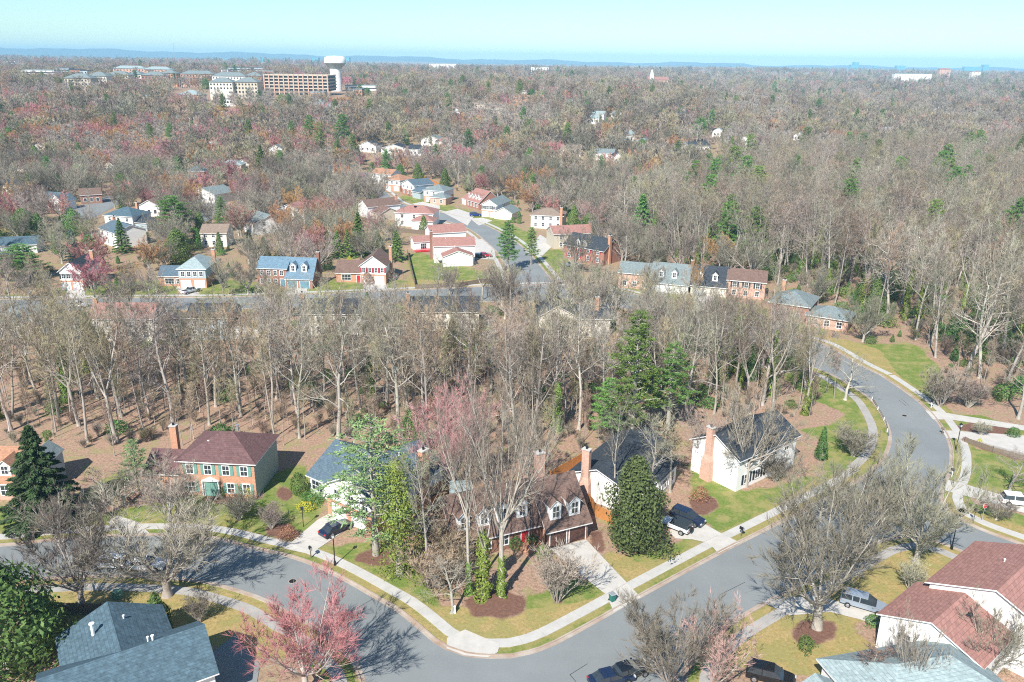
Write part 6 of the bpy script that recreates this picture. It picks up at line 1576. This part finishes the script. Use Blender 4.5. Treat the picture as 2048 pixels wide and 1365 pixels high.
for x, y in poisson(-150, 150, 165, 240, 9.5, lambda x, y: not pin(x, y, ZA) and not pin(x, y, ZB) and not pin(x, y, ZC) and free(x, y, 2.5) and vis(x, y) and not inopen(x, y) and notree(x, y, 4) and R2.random() < (.75 if x > -25 else .42) and not (seen(x, y) and R2.random() < .8)): inds.append((x, y, 'D'))
inds.sort(key=lambda q: q[1]); print('individual candidates', len(inds), {k: sum(1 for i in inds if i[2] == k) for k in 'ABCD'})
NIND = 246
late = inds[NIND:]; inds = inds[:NIND]
ZL = {'A': ('tall bare tree standing in the leaf-strewn wood behind the nearest row of houses', 'bare trees of the wood behind the nearest houses'),
      'B': ('tall bare tree in the ivy-grown wood on the right, beyond the road bend', 'bare trees of the right-hand wood'),
      'C': ('bare tree in the dense stand at the far left below the back street', 'bare trees of the far left stand'),
      'D': ('bare tree between the houses along the back street', 'bare trees along the back street')}
keysA = ['forest0','forest1','forest2','forest3','forest4','fork0','fork1','gnarl0','gnarl2','pole0','pole1','pole2','palef','forest0','fork2','forest4','gnarl0']
for x, y, z in inds:
    k = R2.choice(keysA); lb, gr = ZL[z]; ex = None
    if z == 'D': k = R2.choice(['round0','round2','fork1','vase1','forest2','gnarl1','fork0'])
    H = R2.uniform(20, 26) if z in 'AB' else R2.uniform(11, 15)
    if z == 'A' and y > 125: H -= 7*min(1, (y-130)/25)
    if k.startswith('pole'): H *= .8
    if z == 'B': H = R2.uniform(21, 29)
    R_ = PROTO[k][2]*H/PROTO[k][1]*R2.uniform(.8, 1.0)
    ivy = (z == 'B' and R2.random() < .30) or (z == 'A' and x > 20 and R2.random() < .25) or (z == 'A' and R2.random() < .05)
    if ivy: ex = (R2.choice([0, 1]), R2.uniform(.55, .95))
    nm = 'ivy_clad_tree' if ivy else 'bare_tree'
    if ivy: lb = lb.replace('tall bare tree', 'ivy-clad tree').replace('bare tree', 'ivy-clad tree'); gr = 'ivy-clad ' + gr
    plant(nm, 'tree', k, x, y, lb, gr, H, R_, extra=ex, lean=(R2.gauss(0, .05), R2.gauss(0, .05)))
# ---- geometry-nodes scatter, for what nobody could count
def lowtree(key, style, seed, twig, bark, over):
    t = grow(style, seed, over); b = MB(); b.v = t.limb.v + t.fine.v; n = len(t.limb.v); b.f = t.limb.f + [[i+n for i in f] for f in t.fine.f]
    b.m = [0]*len(t.limb.f) + [1]*len(t.fine.f); return mesh_of(b, key, [M[bark], M[twig]])
LOW = dict(nch=[9,5,4], ntw=6, tl=1.9, twd=.15)
far_src = []
def src(me, n): 
    o = bpy.data.objects.new('%02d_%s' % (len(far_src), n), me); far_src.append(o); return len(far_src)-1
def joined(key):
    parts, H, R_ = PROTO[key]; bm = bmesh.new(); mats = []
    for i, (n, me) in enumerate(parts):
        c = me.copy()
        for p_ in c.polygons: p_.material_index = i
        bm.from_mesh(c); mats.append(me.materials[0])
    out = bpy.data.meshes.new(key); bm.to_mesh(out); bm.free()
    for m in mats: out.materials.append(m)
    return out
I = {}
I['f'] = [src(joined(k), 't') for k in ('forest0','forest2','forest3','fork0','gnarl0')]
def with_ivy(k, s):
    me = joined(k); bm = bmesh.new(); bm.from_mesh(me); v = IVY[s].copy(); v.transform(Matrix.Diagonal((.8, .8, 1, 1)))
    for p_ in v.polygons: p_.material_index = 2
    bm.from_mesh(v); bm.to_mesh(me); bm.free(); me.materials.append(M['ivy']); return me
I['i'] = [src(with_ivy('forest1', 1), 't'), src(with_ivy('fork1', 0), 't')]
I['n'] = [src(joined(k), 't') for k in ('round0','round2','vase2','vase0','fork1','gnarl0','round1')]
I['nred'] = [src(joined(k), 't') for k in ('red0','pink0','orange0','olive0')]
I['ngreen'] = [src(joined(k), 't') for k in ('pine0','darkround','holly')]
I['far'] = [src(lowtree('f', st, 300+i, tw, bk, dict(LOW, **ov)), 't') for i, (st, tw, bk, ov) in enumerate([
  ('round','twig','bark',dict(H=3.2)),('round','twig','bark',dict(H=3.6)),('round','twig_warm','bark',dict(H=3.4)),('forest','twig','bark',dict(H=19, nch=[12,5,4])),
  ('forest','twig_warm','bark',dict(H=20, nch=[12,5,4])),('vase','twig','bark',dict(nch=[8,6,4])),('fork','twig','bark',dict(nch=[4,9,4])),('gnarl','twig_pale','palebark',dict(nch=[9,5,4]))])]
I['farred'] = [src(lowtree('f', 'round', 330+i, tw, 'bark', LOW), 't') for i, tw in enumerate(['twig_red','twig_pink','twig_orange'])]
def scatter(name, label, pts, srcs, cat='trees', extra=None):
    me = bpy.data.meshes.new(name); me.from_pydata([p[:3] for p in pts], [], [])
    for nm, ty, k in (('idx', 'INT', 3), ('scl', 'FLOAT', 4), ('rz', 'FLOAT', 5)):
        a = me.attributes.new(nm, ty, 'POINT'); a.data.foreach_set('value', [p[k] for p in pts])
    o = bpy.data.objects.new(name, me); COL.objects.link(o); tag(o, label, cat, kind='stuff')
    sc = bpy.data.collections.new(name + '_kinds')
    for s in srcs: sc.objects.link(s)
    ng = bpy.data.node_groups.new(name, 'GeometryNodeTree')
    ng.interface.new_socket('Geometry', in_out='INPUT', socket_type='NodeSocketGeometry'); ng.interface.new_socket('Geometry', in_out='OUTPUT', socket_type='NodeSocketGeometry')
    gi, g_o = ng.nodes.new('NodeGroupInput'), ng.nodes.new('NodeGroupOutput'); ip = ng.nodes.new('GeometryNodeInstanceOnPoints'); ci = ng.nodes.new('GeometryNodeCollectionInfo')
    ci.inputs['Collection'].default_value = sc; ci.inputs['Separate Children'].default_value = True; ci.inputs['Reset Children'].default_value = True
    def att(n, t):
        a = ng.nodes.new('GeometryNodeInputNamedAttribute'); a.data_type = t; a.inputs['Name'].default_value = n
        return [q for q in a.outputs if q.enabled and q.name == 'Attribute'][0]
    l = ng.links; l.new(gi.outputs[0], ip.inputs['Points']); l.new(ci.outputs[0], ip.inputs['Instance']); ip.inputs['Pick Instance'].default_value = True
    l.new(att('idx', 'INT'), ip.inputs['Instance Index'])
    cx = ng.nodes.new('ShaderNodeCombineXYZ'); l.new(att('rz', 'FLOAT'), cx.inputs['Z']); l.new(cx.outputs[0], ip.inputs['Rotation'])
    l.new(att('scl', 'FLOAT'), ip.inputs['Scale']); l.new(ip.outputs[0], g_o.inputs[0])
    md = o.modifiers.new('scatter', 'NODES'); md.node_group = ng
    return o
def hh(me): return max(v.co.z for v in me.vertices)
HS = [hh(o.data) for o in far_src]
pts = []
def addp(x, y, k, H): pts.append((x, y, terr(x, y), k, H/HS[k], R2.uniform(0, 6.28)))
for x, y, z in late: addp(x, y, R2.choice(I['f'] + I['f'] + I['i'] + I['i']) if z == 'B' else R2.choice(I['f'] if z != 'D' else I['n']), R2.uniform(20, 27) if z == 'B' else R2.uniform(14, 20))
# mid field 225 - 480 m, then thinning out to the horizon
def pick(x, y, far):
    u, v = PJ(x, y, terr(x, y)); left = 1 - sstep(500, 1300, u); r = R2.random()
    if pin(x, y, ZB): return R2.choice(I['f'] + I['f'] + I['i'] + I['i'] + I['ngreen'][:1]) if y < 430 else R2.choice(I['f']*3 + I['ngreen'][:1])
    pr = .07 + .21*left; pg = .09 if not far else .07
    cl = sin(x*.045+1.3)*sin(y*.037+.4)
    if cl > .35: pr *= 2.4
    elif cl < -.3: pr *= .4
    if r < pr: return R2.choice(I['farred'] if far else I['nred'])
    if r < pr + pg: return R2.choice(I['ngreen'])
    c2 = sin(x*.021+y*.013)*sin(y*.019-x*.009+2) + R2.uniform(-.35, .35)
    A = I['far'] if far else I['n']
    return A[int(min(.999, max(0, .5 + c2*.7))*len(A))]
def wedge(y): return y*.66 + 25
y = 238.0
while y < 5200:
    s = 8.3 if y < 480 else max(9.5, y*.0165)
    if y > 1500: s = max(s, y*.019)
    x = -wedge(y) + R2.uniform(0, s)
    while x < wedge(y):
        xx, yy = x + R2.uniform(-.42, .42)*s, y + R2.uniform(-.42, .42)*s; x += s
        if y < 480:
            if pin(xx, yy, ZB):
                if y < 330 and R2.random() < .0: continue
            if inopen(xx, yy) or not notree(xx, yy, 3.5): continue
            if R2.random() < (.04 if pin(xx, yy, ZB) else .08): continue
        elif y < 1100 and (inopen(xx, yy) or R2.random() < .08): continue
        if y < 1300 and not free(xx, yy, 1.2): continue
        if y < 1200 and seen(xx, yy) and R2.random() < (.9 if y < 330 else .88): continue
        far = y > 430; k = pick(xx, yy, far)
        H = R2.uniform(11, 17) + (3 if 600 < yy < 1000 else 0) if not pin(xx, yy, ZB) else R2.uniform(19, 27)
        if k in I['nred'] + I['farred']: H = R2.uniform(9, 14)
        if k == I['ngreen'][1]: H = R2.uniform(8, 12)
        if k == I['ngreen'][2]: H = R2.uniform(6, 11)
        addp(xx, yy, k, H * min(1.75, max(1, s/13.0)**.55))
    y += s*.9
print('far trees', len(pts))
scatter('woodland', 'countless bare and budding trees filling the neighbourhood from the middle distance to the horizon', pts, far_src)
# undergrowth
us = []
for key in ('brush', 'shrub0', 'bushlow', 'holly', 'pole0', 'pole2'):
    o = bpy.data.objects.new('%02d_u' % len(us), joined(key)); us.append(o)
up_ = []
UH = [hh(o.data) for o in us]
def addu(x, y, k, H): up_.append((x, y, terr(x, y), k, H/UH[k], R2.uniform(0, 6.28)))
for x, y in poisson(-130, 130, 90, 200, 2.7, lambda x, y: pin(x, y, ZU) and free(x, y, 1) and vis(x, y)):
    r = R2.random(); g = .10 + .25*sstep(10, 60, x)
    if R2.random() < .42: addu(x, y, R2.choice([4, 5]), R2.uniform(4, 11))
    elif R2.random() < .7: addu(x, y, 2 if r < g*.6 else (3 if r < g*.75 else R2.choice([0, 0, 1])), R2.uniform(.8, 3.2))
for x, y in poisson(20, 260, 130, 380, 3.9, lambda x, y: pin(x, y, ZB) and free(x, y, 1) and vis(x, y)):
    r = R2.random()
    if R2.random() < .2: addu(x, y, R2.choice([4, 5]), R2.uniform(5, 12))
    elif R2.random() < .9: addu(x, y, 3 if r < .28 else (2 if r < .5 else R2.choice([0, 1])), R2.uniform(1.2, 4.5))
for x, y in poisson(-160, 160, 150, 420, 8, lambda x, y: not pin(x, y, ZA) and free(x, y, 1) and vis(x, y) and not inopen(x, y)):
    r = R2.random(); addu(x, y, 3 if r < .2 else (2 if r < .5 else R2.choice([0, 1])), R2.uniform(.8, 2.8))
print('undergrowth', len(up_))
scatter('undergrowth', 'low brush, saplings and ivy covering the floor of the woods', up_, us, 'undergrowth')
# ------------------------------------------------------------------ camera, sun, sky, air
cam = bpy.data.cameras.new('camera'); co_ = bpy.data.objects.new('camera', cam); COL.objects.link(co_); SC.camera = co_
cam.sensor_width = 36; cam.lens = 36*FPX/2048; cam.clip_start = 1; cam.clip_end = 60000
co_.location = (0, 0, CH)
co_.rotation_euler = (Matrix.Rotation(pi/2 - PITCH, 4, 'X') @ Matrix.Rotation(ROLL, 4, 'Z')).to_euler()
EL, AZ = radians(44), radians(203)     # sun stands behind the camera, to the left; azimuth clockwise from +Y
sd = Vector((sin(AZ)*cos(EL), cos(AZ)*cos(EL), sin(EL)))
sl = bpy.data.lights.new('sun', 'SUN'); sl.energy = 5.0; sl.angle = radians(.5); sl.color = (1, .955, .89)
so = bpy.data.objects.new('sun', sl); COL.objects.link(so); so.rotation_euler = sd.to_track_quat('Z', 'Y').to_euler(); so.location = (-40, -60, 120)
w = bpy.data.worlds.new('World'); SC.world = w; w.use_nodes = True; nt = w.node_tree
sk = nt.nodes.new('ShaderNodeTexSky'); sk.sky_type = 'NISHITA'; sk.sun_disc = False; sk.sun_elevation = EL; sk.sun_rotation = AZ
sk.air_density = 1.0; sk.dust_density = .1; sk.ozone_density = 2.0
bg = nt.nodes['Background']; bg.inputs['Strength'].default_value = SKY
mx = nt.nodes.new('ShaderNodeMix'); mx.data_type = 'RGBA'; mx.blend_type = 'MULTIPLY'; mx.inputs[0].default_value = 1; mx.inputs[7].default_value = (.77, .98, 1.05, 1)
nt.links.new(sk.outputs[0], mx.inputs[6]); nt.links.new(mx.outputs[2], bg.inputs[0])
vs_ = SC.view_settings; SC.display_settings.display_device = 'sRGB'; vs_.view_transform = 'Standard'; vs_.look = 'None'; vs_.exposure = EXPO; vs_.gamma = 1; vs_.use_curve_mapping = False
SC.cycles.max_bounces = 4; SC.cycles.diffuse_bounces = 2; SC.cycles.glossy_bounces = 2; SC.cycles.transparent_max_bounces = 4; SC.cycles.volume_bounces = 0
SC.cycles.filter_width = 1.1; SC.cycles.use_denoising = False; SC.cycles.denoiser = 'OPENIMAGEDENOISE'; SC.cycles.denoising_input_passes = 'RGB_ALBEDO_NORMAL'
for im in bpy.data.images: print('image', im.name)
if HAZE:
    m = bpy.data.materials.new('air'); m.use_nodes = True; nt = m.node_tree; nt.nodes.remove(nt.nodes['Principled BSDF'])
    v = nt.nodes.new('ShaderNodeVolumePrincipled'); v.inputs['Color'].default_value = (.42, .76, 1.0, 1); v.inputs['Density'].default_value = HAZE; v.inputs['Anisotropy'].default_value = -.2
    nt.links.new(v.outputs[0], nt.nodes['Material Output'].inputs['Volume'])
    o = MB().box(-9600, -400, -2.5, 9600, 14600, 178).build('haze', m); tag(o, kind='stuff')
